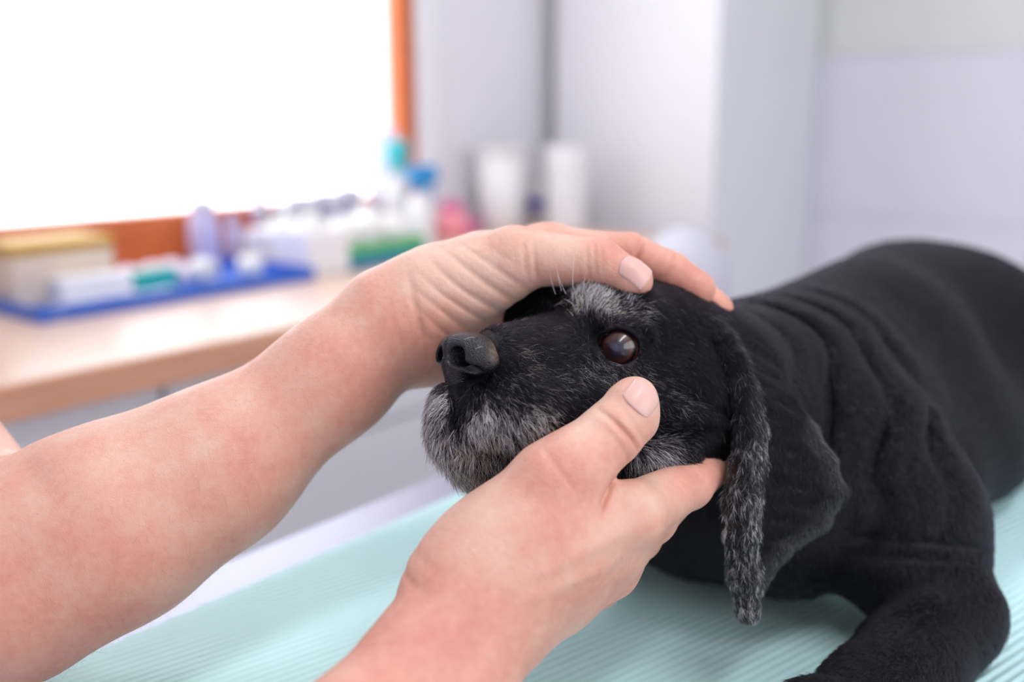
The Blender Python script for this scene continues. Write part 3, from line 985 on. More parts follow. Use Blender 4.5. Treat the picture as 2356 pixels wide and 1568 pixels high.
DF = dog_field()
dco, dq = DF.mesh(1)
del DF
dog = tag(empty('dog', tuple(to_world(WC(.60, .22, .0)))), 'black dog with grizzled muzzle lying on the mint mat', 'dog')
DINV = Matrix.Translation(-Vector(dog.location))
def dchild(o, parent=None):
    o.parent = parent or dog
    o.matrix_parent_inverse = DINV
    return o

M_HIDE = mat('black_hide', (0.004, 0.0036, 0.005, 1), 0.5, spec=0.25, noise=(60, 0.3), bump=(500, 0.4, 0.001))
dme = np_mesh('body', to_world(dco), dq)
dchild(link('body', dme, M_HIDE, None, True))

# ---- eye
def eye_material():
    m = bpy.data.materials.new('dog_eye'); m.use_nodes = True
    nt = m.node_tree; N = nt.nodes; L = nt.links
    b = N['Principled BSDF']
    tc = N.new('ShaderNodeTexCoord')
    sx = N.new('ShaderNodeSeparateXYZ'); L.new(tc.outputs['Object'], sx.inputs[0])
    le = N.new('ShaderNodeVectorMath'); le.operation = 'LENGTH'
    cb_ = N.new('ShaderNodeCombineXYZ'); L.new(sx.outputs[0], cb_.inputs[0]); L.new(sx.outputs[1], cb_.inputs[1]); L.new(cb_.outputs[0], le.inputs[0])
    nz = N.new('ShaderNodeTexNoise'); nz.inputs['Scale'].default_value = 260; nz.inputs['Detail'].default_value = 5
    L.new(tc.outputs['Object'], nz.inputs['Vector'])
    ma = N.new('ShaderNodeMath'); ma.operation = 'MULTIPLY_ADD'; L.new(nz.outputs['Fac'], ma.inputs[0]); ma.inputs[1].default_value = 0.0016; L.new(le.outputs['Value'], ma.inputs[2])
    mr = N.new('ShaderNodeMapRange'); L.new(ma.outputs[0], mr.inputs[0]); mr.inputs[1].default_value = 0.0008; mr.inputs[2].default_value = 0.0108
    cr = N.new('ShaderNodeValToRGB'); L.new(mr.outputs[0], cr.inputs[0])
    e = cr.color_ramp.elements
    e[0].position = 0.0; e[0].color = srgb(40, 42, 72)
    e[1].position = 1.0; e[1].color = srgb(120, 62, 60)
    for pos, c in ((0.26, srgb(34, 30, 54)), (0.36, srgb(36, 22, 28)), (0.55, srgb(68, 38, 34)), (0.64, srgb(80, 46, 36)), (0.71, srgb(24, 18, 24)), (0.80, srgb(10, 9, 14)), (0.86, srgb(120, 66, 62))):
        k = e.new(pos); k.color = c
    L.new(cr.outputs['Color'], b.inputs['Base Color'])
    b.inputs['Roughness'].default_value = 0.3
    b.inputs['Coat Weight'].default_value = 1.0
    b.inputs['Coat Roughness'].default_value = 0.015
    b.inputs['Coat IOR'].default_value = 1.4
    return m
M_EYE = eye_material()
def eyeball(c, gaze):
    bm = bmesh.new()
    bmesh.ops.create_uvsphere(bm, u_segments=48, v_segments=36, radius=0.0110)
    for v in bm.verts:                     # bulge of the cornea
        rr = math.hypot(v.co.x, v.co.y)
        if v.co.z > 0: v.co.z += 0.0012 * math.exp(-(rr / 0.0062) ** 2)
    o = bm_obj('eye', bm, M_EYE, None, True)
    gw = AX_R * gaze[0] + AX_U * gaze[1] + AX_F * gaze[2]
    o.matrix_world = Matrix.Translation(Vector(to_world(c))) @ Vector(gw).to_track_quat('Z', 'Y').to_matrix().to_4x4()
    mw = o.matrix_world.copy()
    o.parent = dog
    o.matrix_parent_inverse = DINV
    return o
eyeball(EYE, unit(np.array([-0.16, -0.07, -1.0])))['label'] = 'dark brown glossy eye'
eyeball(EYE2, G2)
# wet rim of the lids
M_RIM = mat('wet_lid_rim', srgb(30, 24, 32), 0.18, spec=0.6, coat=0.6, bump=(900, 0.3, 0.0006))

# ---- nose leather
def nose():
    c = P(1086, 818, 424)
    F = Field(c - 26, c + 26, c - 25, c + 25, 0.55)
    A, Lt, U = HA, HL, HU
    F.ell(c + A * 1, (12.5, 13.0, 10.0), (A, Lt, U), 3)
    for s in (1, -1):
        F.ell(c + A * 3.5 + Lt * 8.2 * s - U * 0.5, (8.5, 7.2, 8.2), (A, Lt, U), 3)
        F.cone(c + A * 5 + Lt * 7 * s + U * 3, c + A * 1 + Lt * 13.2 * s - U * 2.5, 5, 4.6, 3)
    F.cone(c + A * 10 - U * 2, c + A * 7.5 - U * 12.5, 4.8, 5.0, 4)
    F.ell(c + A * 7 + U * 4.5, (6.5, 9.0, 5.2), (A, Lt, U), 3)
    for s in (1, -1):
        F.cone(c + A * 16 + Lt * 5.8 * s + U * 0.2, c + A * 1.0 + Lt * 7.2 * s - U * 0.6, 4.5, 3.2, 1.2, cut=True)
        F.cone(c + A * 12.5 + Lt * 7.0 * s - U * 2.6, c + A * 6.5 + Lt * 13.0 * s - U * 6.0, 2.2, 1.7, 1.2, cut=True)
    F.groove(c + A * 14 - U * 4, Lt, 0.7, 1.5, 10)
    co, q = F.mesh(1)
    m = mat('nose_leather', srgb(16, 16, 26), 0.34, spec=0.5, coat=0.15)
    nt = m.node_tree; b = nt.nodes['Principled BSDF']
    tc = nt.nodes.new('ShaderNodeTexCoord')
    vo = nt.nodes.new('ShaderNodeTexVoronoi'); vo.inputs['Scale'].default_value = 1700; vo.feature = 'F1'
    nt.links.new(tc.outputs['Object'], vo.inputs['Vector'])
    bp = nt.nodes.new('ShaderNodeBump'); bp.inputs['Strength'].default_value = 0.7; bp.inputs['Distance'].default_value = 0.0004; bp.invert = True
    nt.links.new(vo.outputs['Distance'], bp.inputs['Height']); nt.links.new(bp.outputs['Normal'], b.inputs['Normal'])
    # worn brownish flakes on the side wing
    at = nt.nodes.new('ShaderNodeAttribute'); at.attribute_name = 'wear'
    mx = nt.nodes.new('ShaderNodeMix'); mx.data_type = 'RGBA'
    mx.inputs['A'].default_value = srgb(16, 16, 26); mx.inputs['B'].default_value = srgb(128, 108, 92)
    nt.links.new(at.outputs['Fac'], mx.inputs['Factor']); nt.links.new(mx.outputs['Result'], b.inputs['Base Color'])
    me = np_mesh('nose', to_world(co), q)
    x, y = to_px(co)
    set_attr(me, 'wear', np.clip(np.exp(-((x - 1142) / 16) ** 2 - ((y - 800) / 26) ** 2) * (0.75 + 0.6 * wob(co, 2.6, 5)), 0, 1))
    o = dchild(link('nose', me, m, None, True))
    o['label'] = 'black pebbled nose leather'
    return c
NOSE = nose()
# ------------------------------------------------------------------ the coat
FLOW = [(1150, 752, .85, -.45), (1230, 745, .9, -.35), (1290, 770, .95, -.1), (1200, 800, .95, .15), (1180, 850, .85, .5), (1130, 900, .35, .95), (1060, 910, -.35, .95), (1010, 930, -.75, .65),
        (985, 985, -.45, .9), (1000, 1050, -.1, 1), (1060, 1070, .1, 1), (1090, 1000, .15, 1), (1150, 960, .35, .95), (1200, 1000, .45, .9), (1230, 900, .85, .55), (1300, 930, .8, .6), (1280, 990, .65, .75),
        (1210, 660, -.25, -1), (1250, 690, -.3, -1), (1300, 690, -.25, -1), (1345, 700, .0, -1), (1390, 705, .3, -.95), (1430, 715, .75, -.65), (1470, 740, .95, -.1), (1505, 780, .75, .65), (1500, 830, .85, .55),
        (1360, 760, -.2, -1), (1335, 790, .2, -.8), (1340, 830, .4, .9), (1380, 850, .4, .9), (1430, 860, .6, .8), (1480, 870, .9, .45), (1540, 900, .95, .3), (1600, 930, .9, .45), (1650, 980, .6, .8),
        (1440, 960, .8, .6), (1520, 985, .9, -.1), (1450, 1060, .1, 1), (1500, 1050, .55, .85), (1550, 1050, .85, .55), (1600, 1040, .8, .6), (1400, 1050, -.1, 1), (1300, 1060, .2, 1),
        (1500, 690, .9, .2), (1560, 730, .75, .65), (1600, 800, .5, .85), (1640, 870, .5, .85), (1660, 760, .4, .9), (1720, 900, .1, 1), (1722, 1060, -.1, 1), (1705, 1250, .0, 1), (1720, 1400, .2, 1),
        (1800, 1050, .25, 1), (1900, 1150, .2, .95), (1800, 800, .6, .8), (1900, 700, .85, .4), (2200, 620, 1, .1), (2300, 900, .85, .5), (2000, 900, .6, .8), (2000, 1150, .2, 1), (2200, 1150, .4, .9),
        (2150, 1330, -.1, 1), (2250, 1400, -.2, 1), (2050, 1500, -.7, .7), (1950, 1560, -.8, .6), (1700, 1250, .1, 1), (1900, 1350, .1, 1)]
# (px, py, radius, share of white hairs, tan share)
WHITE = [(982, 960, 45, .9, .0), (985, 1030, 50, .9, .05), (1015, 915, 26, .7, 0), (1045, 1060, 60, .75, .35), (1100, 1000, 45, .55, .1), (1150, 1030, 60, .55, .35), (1115, 950, 40, .40, 0), (1180, 950, 40, .25, 0), (1245, 965, 38, .55, .5), (1215, 1000, 50, .30, .4),
         (1080, 1105, 50, .55, .5), (1352, 690, 34, 1.0, .1), (1330, 712, 26, .5, .4), (1395, 712, 30, .6, .4), (1310, 665, 34, .45, 0), (1440, 700, 34, .35, 0), (1478, 722, 26, .4, .2), (1290, 650, 26, .3, 0),
         (1222, 832, 30, .30, .7), (1195, 800, 22, .2, .5), (1405, 852, 45, .28, 0), (1340, 850, 36, .22, 0), (1480, 870, 40, .25, .3), (1530, 935, 60, .22, 0), (1585, 930, 40, .15, 0), (1470, 1075, 50, .6, .15), (1520, 1045, 45, .5, 0),
         (1590, 1030, 40, .12, 0), (1290, 900, 60, .16, 0), (1180, 880, 50, .16, 0)]
LENS = [(985, 985, 60, 3), (1050, 1070, 70, 5), (1150, 1040, 70, 3), (1345, 690, 55, 4), (1230, 670, 60, 5), (1490, 1060, 60, 3.5), (1140, 770, 50, -1.6), (1110, 800, 60, -1.5), (1420, 797, 60, -2.0)]

def fur_material(name, ior):
    m = bpy.data.materials.new(name); m.use_nodes = True
    nt = m.node_tree; N = nt.nodes; L = nt.links
    N.remove(N['Principled BSDF'])
    h = N.new('ShaderNodeBsdfHairPrincipled')
    h.parametrization = 'COLOR'
    at = N.new('ShaderNodeAttribute'); at.attribute_name = 'haircol'
    L.new(at.outputs['Color'], h.inputs['Color'])
    h.inputs['Roughness'].default_value = 0.3
    h.inputs['Radial Roughness'].default_value = 0.45
    h.inputs['Coat'].default_value = 0.0
    h.inputs['IOR'].default_value = ior
    h.inputs['Random Roughness'].default_value = 0.2
    # pale hairs scatter diffusely, black ones only gleam
    df = N.new('ShaderNodeBsdfDiffuse'); L.new(at.outputs['Color'], df.inputs['Color'])
    sc = N.new('ShaderNodeMath'); sc.operation = 'MULTIPLY'; sc.use_clamp = True; L.new(at.outputs['Fac'], sc.inputs[0]); sc.inputs[1].default_value = 0.85
    mx = N.new('ShaderNodeMixShader'); L.new(sc.outputs[0], mx.inputs[0]); L.new(h.outputs[0], mx.inputs[1]); L.new(df.outputs[0], mx.inputs[2])
    L.new(mx.outputs[0], N['Material Output'].inputs['Surface'])
    return m
M_FUR = fur_material('face_fur_coat', 1.27)
M_BODYFUR = fur_material('body_fur_coat', 1.37)

def idw(px, py, table, cols, eps=18.0, power=3.0):
    T = np.array(table, float)
    out = np.zeros((len(px), cols)); W = np.zeros(len(px))
    for row in T:
        w = 1.0 / ((px - row[0]) ** 2 + (py - row[1]) ** 2 + eps * eps) ** (power / 2)
        out += w[:, None] * row[2:2 + cols]; W += w
    return out / W[:, None]

def white_share(px, py):
    wh = np.zeros(len(px))
    for sx, sy, sr, a, b in WHITE:
        wh += a * np.exp(-((px - sx) ** 2 + (py - sy) ** 2) / sr ** 2)
    return wh

def make_fur(co, quads):
    vn, area = vnormals(co, quads)
    cen = co[quads].mean(1); cn = vn[quads].mean(1); cn /= np.linalg.norm(cn, axis=1, keepdims=True) + 1e-9
    px, py = to_px(cen)
    facing = -(cn * cen).sum(1) / np.linalg.norm(cen, axis=1)
    hgt = cen @ UPC - TABLE_C
    # density per mm2: dense on the face, thinner towards the far side and the rump
    head = (cen[:, 0] < P(1700, 0, 470)[0]) & (cen[:, 1] > P(0, 1160, 470)[1]) & (cen[:, 2] < 530)
    ear = (~head) & (px > 1590) & (px < 1940) & (py > 680) & (py < 1450) & (cen[:, 2] < 487)
    dens = np.where(head, 5.6, np.where(ear, 5.5, 1.6))
    dens = np.where((~head) & (~ear) & (cen[:, 2] < 560), 2.2, dens)
    dens *= np.where(facing > -0.25, 1.0, 0.22)
    # bare skin: nose, lid rims, eye opening, underside on the table
    nd = np.linalg.norm((cen - NOSE - HA * 3) / np.array([1, 1, 1]), axis=1)
    dens[nd < 14.5] = 0
    ed = np.linalg.norm(cen - EYE, axis=1)
    g = unit(-EYE)
    ax_d = (cen - EYE) @ g
    lat = np.linalg.norm((cen - EYE) - ax_d[:, None] * g, axis=1)
    dens[(ed < 16) & (lat < 9.3)] = 0
    dens[hgt < 3] = 0
    w = area * dens
    n = int(w.sum())
    f = rng.choice(len(w), size=n, p=w / w.sum())
    u, v = rng.random((2, n, 1))
    q = quads[f]
    bl = lambda A: (A[q[:, 0]] * (1 - u) + A[q[:, 1]] * u) * (1 - v) + (A[q[:, 3]] * (1 - u) + A[q[:, 2]] * u) * v
    p = bl(co); nn = bl(vn); nn /= np.linalg.norm(nn, axis=1, keepdims=True) + 1e-9
    px, py = to_px(p)
    hd, er = head[f], ear[f]
    fl = idw(px, py, FLOW, 2)
    t = np.stack([fl[:, 0], -fl[:, 1], np.zeros(n)], -1)
    cl = np.stack([wob(p, 9, 21, 2), wob(p, 9, 22, 2), wob(p, 9, 23, 2)], -1)          # locks of hair share a lean
    t = t + 0.38 * cl + rng.normal(0, 0.24, (n, 3))
    t = t - (t * nn).sum(1, keepdims=True) * nn
    t /= np.linalg.norm(t, axis=1, keepdims=True) + 1e-9
    ln = np.where(hd, 4.8, np.where(er, 3.4, 4.6))
    for sx, sy, sr, dv in LENS:
        ln = ln + np.where(hd, dv * np.exp(-((px - sx) ** 2 + (py - sy) ** 2) / sr ** 2), 0)
    ln = np.clip(ln, 2.2, 20) * rng.uniform(0.6, 1.2, n)
    lift0 = np.where(hd, 0.55, 0.42) + rng.normal(0, 0.12, n)
    K = 5
    pts = np.zeros((n, K, 3))
    pts[:, 0] = p - nn * 0.25
    cur = pts[:, 0].copy()
    curl = rng.normal(0, 0.16, (n, 3))
    for k in range(1, K):
        s = (k - 0.5) / (K - 1)
        a = np.clip(lift0 * (1 - 0.9 * s), 0.05, 1.0)
        d = t * np.cos(a)[:, None] + nn * np.sin(a)[:, None] + curl * s
        d -= UPC * 0.18 * s
        cur = cur + d * (ln / (K - 1))[:, None]
        pts[:, k] = cur
    # colour of each hair
    wh = np.zeros(n); tan = np.zeros(n)
    for sx, sy, sr, a, b in WHITE:
        gk = np.exp(-((px - sx) ** 2 + (py - sy) ** 2) / sr ** 2)
        wh += np.where(hd, a * gk, 0); tan += np.where(hd, a * b * gk, 0)
    # grizzled rolled edge of the ear
    ed_ = np.full(n, 99.0)
    for (a, ra), (b, rb) in zip(EAR_EDGE, EAR_EDGE[1:]):
        ba = b - a
        tt = np.clip(((p - a) @ ba) / (ba @ ba), 0, 1)
        ed_ = np.minimum(ed_, np.linalg.norm(p - a - tt[:, None] * ba, axis=1) - ra)
    lowear = np.clip((py - 800) / 250, 0.15, 1)
    edge_ = (ed_ < 2.2) & (px > 1600) & (py > 700)
    wh = np.where(edge_, 0.36 * lowear * (0.9 + 0.7 * wob(p * np.array([1.0, 0.22, 1.0]), 4, 31, 2)), wh)
    rim_ = np.full(n, 99.0)
    for a, b in zip(EAR_BACK[5:], EAR_BACK[6:]):
        ba = b - a
        tt = np.clip(((p - a) @ ba) / (ba @ ba), 0, 1)
        rim_ = np.minimum(rim_, np.linalg.norm(p - a - tt[:, None] * ba, axis=1))
    rim_ = np.exp(-(rim_ / 6.5) ** 4)
    wh = np.where(er & (ed_ >= 2.2), 0.06 * rim_, wh)
    wh = np.minimum(0.85 * np.clip(1.25 * wh, 0, 1.2) ** 1.5 * (0.8 + 0.6 * wob(p * np.array([1.0, 0.45, 1.0]), 3.4, 33, 2)), 0.66) + np.where(hd, 0.012, 0.0)
    r1 = rng.random(n)
    white = r1 < wh
    col = np.zeros((n, 4)); col[:, 3] = 1
    base = np.array([0.004, 0.0036, 0.006]) * rng.uniform(0.5, 1.6, (n, 1))
    col[:, :3] = base + np.where(er, 0.07 * rim_, 0)[:, None] * np.array([0.9, 0.95, 1.0]) * rng.uniform(0.3, 1.2, (n, 1)) + np.where(edge_, 0.02 * lowear, 0)[:, None] * rng.uniform(0.2, 1.4, (n, 1))
    tone = rng.uniform(0.45, 1.0, (n, 1)) ** 0.7 * np.clip(0.30 + 1.6 * wh, 0.30, 1.0)[:, None]
    wcol = np.array([0.93, 0.89, 0.95]) * tone
    tcol = np.array([0.82, 0.66, 0.50]) * tone
    tansel = rng.random(n) < np.clip(tan / np.maximum(wh, 1e-3), 0, 1)
    col[white, :3] = np.where(tansel[white][:, None], tcol[white], wcol[white])
    rad = np.where(hd, 0.078, np.where(er, 0.072, 0.11)) * rng.uniform(0.8, 1.25, n)
    rad = rad * np.where(white, 1.3, 0.95)
    rad = rad * np.clip(p[:, 2] / 440, 0.95, 1.8)
    # a few long pale brow hairs
    return pts, col, rad, hd | er

def whiskers():
    W = []
    for (x, y, d), (dx, dy, dz), L in (((1292, 668, 452), (-.30, 1, -.15), 13), ((1318, 662, 450), (-.05, 1, -.15), 15), ((1302, 676, 452), (-.45, .9, -.2), 11), ((1278, 676, 456), (-.35, .95, -.2), 11), ((1340, 672, 450), (.1, 1, -.2), 9),
                                      ((1000, 990, 424), (-.9, .1, -.2), 9), ((985, 1010, 426), (-.8, -.4, -.2), 12), ((1000, 1060, 428), (-.7, -.7, -.1), 12), ((1230, 660, 480), (-.2, 1, 0), 9), ((1515, 760, 462), (.9, -.5, -.3), 9), ((1500, 745, 462), (.9, -.35, -.3), 10)):
        W.append((P(x, y, d), unit(dx_ := np.array((dx, dy, dz))), L))
    n = len(W); K = 5
    pts = np.zeros((n, K, 3))
    for i, (p, d, L) in enumerate(W):
        for k in range(K):
            s = k / (K - 1)
            pts[i, k] = p + d * L * s + np.array([0.25, -0.05, 0.2]) * L * s * s * 0.35
    col = np.tile(np.array([0.85, 0.83, 0.86, 1.0]), (n, 1))
    return pts, col, np.full(n, 0.1)

def hair_object(name, pts, col, rad, label, m=None):
    n, K = pts.shape[:2]
    cu = bpy.data.hair_curves.new(name)
    cu.add_curves([K] * n)
    cu.points.foreach_set('position', to_world(pts).astype(np.float32).ravel())
    taper = np.array([1.0, 0.95, 0.8, 0.55, 0.12])[:K]
    ra = cu.attributes.get('radius') or cu.attributes.new('radius', 'FLOAT', 'POINT')
    ra.data.foreach_set('value', (rad[:, None] * taper[None] / 1000.0).astype(np.float32).ravel())
    ca = cu.attributes.new('haircol', 'FLOAT_COLOR', 'CURVE')
    ca.data.foreach_set('color', col.astype(np.float32).ravel())
    cu.materials.append(m or M_FUR)
    o = bpy.data.objects.new(name, cu)
    COL.objects.link(o)
    dchild(o)
    o['kind'] = 'stuff'
    o['label'] = label
    return o

# the skin is paler under the white patches of the coat
_x, _y = to_px(dco)
set_attr(dme, 'pale', np.where((dco[:, 2] < 470) & (dco[:, 0] < 90), np.clip(0.4 * white_share(_x, _y), 0, 0.4), 0.0))
_nt = M_HIDE.node_tree
_at = _nt.nodes.new('ShaderNodeAttribute'); _at.attribute_name = 'pale'
_mx = _nt.nodes.new('ShaderNodeMix'); _mx.data_type = 'RGBA'
_hb = _nt.nodes['Principled BSDF']
_nt.links.new(_hb.inputs['Base Color'].links[0].from_socket, _mx.inputs['A'])
_mx.inputs['B'].default_value = srgb(150, 136, 146)
_nt.links.new(_at.outputs['Fac'], _mx.inputs['Factor']); _nt.links.new(_mx.outputs['Result'], _hb.inputs['Base Color'])
_pts, _col, _rad, _face = make_fur(dco, dq)
_wp, _wc, _wr = whiskers()
hair_object('face_fur', np.concatenate([_pts[_face], _wp]), np.concatenate([_col[_face], _wc]), np.concatenate([_rad[_face], _wr]), 'black face fur grizzled with grey and white')
hair_object('body_fur', _pts[~_face], _col[~_face], _rad[~_face], 'short black body coat', M_BODYFUR)
print('HAIRS', len(_pts), int(_face.sum()))
# ------------------------------------------------------------------ things on the worktop
def at_y(px, py, y):
    r = AX_R * (px - 1178) / FPX + AX_U * (784 - py) / FPX + AX_F
    return CAM + r * (y / r[1])

def on_top(px, y):
    """x of the spot on the worktop seen in column px at distance y"""
    lo, hi = 300.0, 900.0
    for _ in range(40):
        m = (lo + hi) / 2
        if at_y(px, m, y)[2] > 0.85: lo = m
        else: hi = m
    return at_y(px, lo, y)

def height_at(px, py, y):
    return at_y(px, py, y)[2] - 0.85

def plastic(name, c, rough=0.35, alpha=1.0, trans=0.0):
    return mat(name, srgb(*c), rough, noise=(15, 0.03), alpha=alpha, trans=trans)

M_PWHITE = plastic('white_plastic', (236, 236, 240))
M_PAPER = mat('white_paper_board', srgb(238, 238, 244), 0.7, noise=(40, 0.02), bump=(200, 0.1, 0.001))
M_COTTON = mat('cotton_wool', srgb(240, 240, 238), 0.95, noise=(60, 0.04), bump=(160, 0.8, 0.004), sheen=0.3)
M_BLUE = plastic('blue_plastic', (48, 104, 206), 0.3)
M_TEAL = plastic('teal_plastic', (10, 130, 170), 0.3)
M_CYAN = plastic('turquoise_plastic', (60, 205, 214), 0.3)
M_SKYBL = plastic('sky_blue_plastic', (50, 150, 214), 0.3)
M_GREEN = plastic('green_plastic', (16, 160, 140), 0.3)
M_LEAF = plastic('leaf_green_plastic', (96, 184, 120), 0.4)
M_YELLOW = plastic('yellow_card', (196, 152, 56), 0.5)
M_CREAM = plastic('cream_card', (222, 206, 190), 0.6)
M_LILAC = plastic('lilac_plastic', (196, 190, 226), 0.3)
M_RED = plastic('dark_red_plastic', (176, 62, 100), 0.3)
M_PINK = plastic('coral_pink_plastic', (250, 158, 172), 0.35)
M_MAG = plastic('magenta_plastic', (222, 110, 176), 0.35)
M_BEIGE = plastic('beige_plastic', (224, 206, 190), 0.4)
M_GREYL = plastic('lavender_grey_card', (176, 174, 204), 0.6)
M_INDIGO = plastic('indigo_label', (70, 70, 190), 0.4)
M_PGREY = plastic('pale_grey_plastic', (206, 206, 218), 0.4)
M_CLEAR = mat('clear_film', srgb(226, 228, 248), 0.2, alpha=0.55, noise=(20, 0.02))
M_PINKFILM = mat('pink_film', srgb(226, 206, 226), 0.4, alpha=0.85, noise=(30, 0.05))

def child_box(par, name, lo, hi, m, bev=0.002):
    return box(name, lo, hi, m, par, bev)

def pillow(name, sx, sy, sz, m, parent=None, seed=0, n=26):
    """soft sealed pouch, crumpled a little"""
    r = np.random.default_rng(seed)
    u = np.linspace(-1, 1, n)
    U, V_ = np.meshgrid(u, u, indexing='ij')
    prof = np.clip((1 - np.abs(U) ** 3) * (1 - np.abs(V_) ** 3), 0, 1) ** 0.5
    ph = r.uniform(0, 6, 6)
    wr = 1 + 0.22 * np.sin(5 * U + ph[0] + 2 * V_) * np.sin(4 * V_ + ph[1]) + 0.12 * np.sin(11 * U + ph[2] - 6 * V_)
    top = sz * prof * wr + 0.0012
    vs = [(U[i, j] * sx / 2, V_[i, j] * sy / 2, top[i, j]) for i in range(n) for j in range(n)]
    vs += [(U[i, j] * sx / 2, V_[i, j] * sy / 2, 0.0002) for i in range(n) for j in range(n)]
    fs = []
    m2 = n * n
    for i in range(n - 1):
        for j in range(n - 1):
            a = i * n + j
            fs.append((a, a + n, a + n + 1, a + 1)); fs.append((m2 + a, m2 + a + 1, m2 + a + n + 1, m2 + a + n))
    for k in range(n - 1):
        for a, b in ((k, k + 1), ((n - 1) * n + k + 1, (n - 1) * n + k), ((k + 1) * n, k * n), (k * n + n - 1, (k + 1) * n + n - 1)):
            fs.append((a, b, m2 + b, m2 + a))
    bm = bmesh.new()
    bv = [bm.verts.new(v) for v in vs]
    for f in fs: bm.faces.new([bv[k] for k in f])
    return bm_obj(name, bm, m, parent, True)

def bottle(name, label, cat, x, y, r, h, body, cap, neck=0.45, cap_h=0.18, group=None, tilt=0.0, band=None, z0=0.85):
    e = tag(empty(name, (x, y, z0)), label, cat, group)
    hb = h * (1 - cap_h)
    prof = [(0, 0), (r * .92, 0), (r, r * .1), (r, hb * .68), (r * .93, hb * .78), (r * neck * 1.15, hb * .93), (r * neck, hb * .96), (r * neck, hb), (0, hb)]
    lathe('flask', prof, body, e)
    rc = r * neck * 1.25
    lathe('cap', [(0, hb * .955), (rc, hb * .955), (rc, h * .985), (rc * .9, h), (0, h)], cap, e)
    if band is not None:
        lathe('label', [(r * 1.012, hb * band[1]), (r * 1.012, hb * band[2])], band[0], e)
    e.rotation_euler = (tilt, tilt * .5, 0)
    return e

# blue tray with its contents
tr = tag(empty('tray', (0.85, 1.40, 0.85)), 'long shallow blue plastic tray on the worktop under the window', 'tray')
def tray_parts(par, sx, sy, h, t, m):
    child_box(par, 'base', (-sx / 2, -sy / 2, 0.0), (sx / 2, sy / 2, t), m, 0.001)
    for lo, hi in (((-sx / 2, -sy / 2, t), (sx / 2, -sy / 2 + t, h)), ((-sx / 2, sy / 2 - t, t), (sx / 2, sy / 2, h)), ((-sx / 2, -sy / 2 + t, t), (-sx / 2 + t, sy / 2 - t, h)), ((sx / 2 - t, -sy / 2 + t, t), (sx / 2, sy / 2 - t, h))):
        child_box(par, 'rim', lo, hi, m, 0.001)
tray_parts(tr, 0.47, 0.225, 0.020, 0.004, M_BLUE)
TZ = 0.8545
c = tag(empty('carton', (0.712, 1.448, TZ), math.radians(2)), 'cream carton with a yellow lid standing at the back left of the blue tray', 'box')
child_box(c, 'body', (-0.078, -0.05, 0.0), (0.078, 0.05, 0.072), M_CREAM); child_box(c, 'lid', (-0.080, -0.052, 0.0725), (0.080, 0.052, 0.088), M_YELLOW)
c = tag(empty('paper_box', (0.735, 1.375, TZ), math.radians(-6)), 'small white paper box in front of the yellow lidded carton', 'box')
child_box(c, 'body', (-0.052, -0.03, 0.0), (0.052, 0.03, 0.036), M_PAPER); child_box(c, 'flap', (-0.050, -0.0295, 0.0365), (0.050, 0.012, 0.0385), M_PAPER, 0.0005)
o = pillow('pouch', 0.17, 0.09, 0.022, M_PINKFILM, None, 3); o.location = (0.90, 1.455, TZ + 0.004); o.rotation_euler = (math.radians(3), 0, math.radians(5))
tag(o, 'pale pink sealed pouch lying at the back of the blue tray', 'pouch')
c = tag(empty('packet', (0.842, 1.385, TZ), math.radians(8)), 'small green and turquoise packet in the middle of the blue tray', 'packet')
child_box(c, 'body', (-0.040, -0.016, 0.0), (0.040, 0.016, 0.032), M_GREEN, 0.004); child_box(c, 'stripe', (-0.0403, -0.0163, 0.012), (0.0403, -0.004, 0.021), M_CYAN, 0.001)
def roll(name, label, x, y, r, w, rz, group):
    e = tag(empty(name, (x, y, TZ), rz), label, 'bandage', group)
    lathe('gauze', [(r * .35, -w / 2), (r * .96, -w / 2), (r, -w / 2 + .002), (r, w / 2 - .002), (r * .96, w / 2), (r * .35, w / 2)], M_COTTON, e, 28, (0, 0, r), (0, 1, 0))
    lathe('core', [(r * .34, -w / 2 + .001), (r * .34, w / 2 - .001)], M_CREAM, e, 20, (0, 0, r), (0, 1, 0))
    return e
roll('bandage_roll', 'white bandage roll beside the green packet', 0.925, 1.368, 0.021, 0.03, math.radians(20), 'bandage rolls in the blue tray')
roll('bandage_roll', 'white bandage roll near the right end of the blue tray', 1.005, 1.355, 0.019, 0.034, math.radians(38), 'bandage rolls in the blue tray')
for k, (x, y, rz) in enumerate(((0.685, 1.315, 3), (0.80, 1.318, -4))):
    o = pillow('sealed_pouch', 0.105, 0.052, 0.011, M_CLEAR, None, 10 + k); o.location = (x, y, TZ); o.rotation_euler = (0, 0, math.radians(rz))
    tag(o, ['clear sealed pouch at the front left corner of the blue tray', 'clear sealed pouch at the front middle of the blue tray'][k], 'pouch', 'clear pouches in the blue tray')

# bottles and boxes to the right of the tray
p_ = on_top(487, 1.50); bottle('bottle', 'stout pale lilac bottle beside the tray, left of the thin bottles', 'bottle', p_[0], 1.515, 0.027, height_at(487, 455, 1.515), M_LILAC, M_PWHITE, 0.6, 0.12)
p_ = on_top(543, 1.55); bottle('bottle', 'thin lilac bottle left of the dark red one', 'bottle', p_[0], 1.555, 0.017, height_at(543, 490, 1.555), M_LILAC, M_LILAC, 0.5)
p_ = on_top(582, 1.55); bottle('bottle', 'small dark red bottle among the pale bottles', 'bottle', p_[0], 1.545, 0.014, height_at(582, 478, 1.545), M_RED, M_GREYL, 0.55, tilt=0.06)
p_ = on_top(605, 1.575); bottle('bottle', 'tall thin pale blue capped bottle behind the dark red one', 'bottle', p_[0], 1.578, 0.015, height_at(605, 428, 1.578), M_PGREY, M_GREYL, 0.5)
p_ = on_top(683, 1.56)
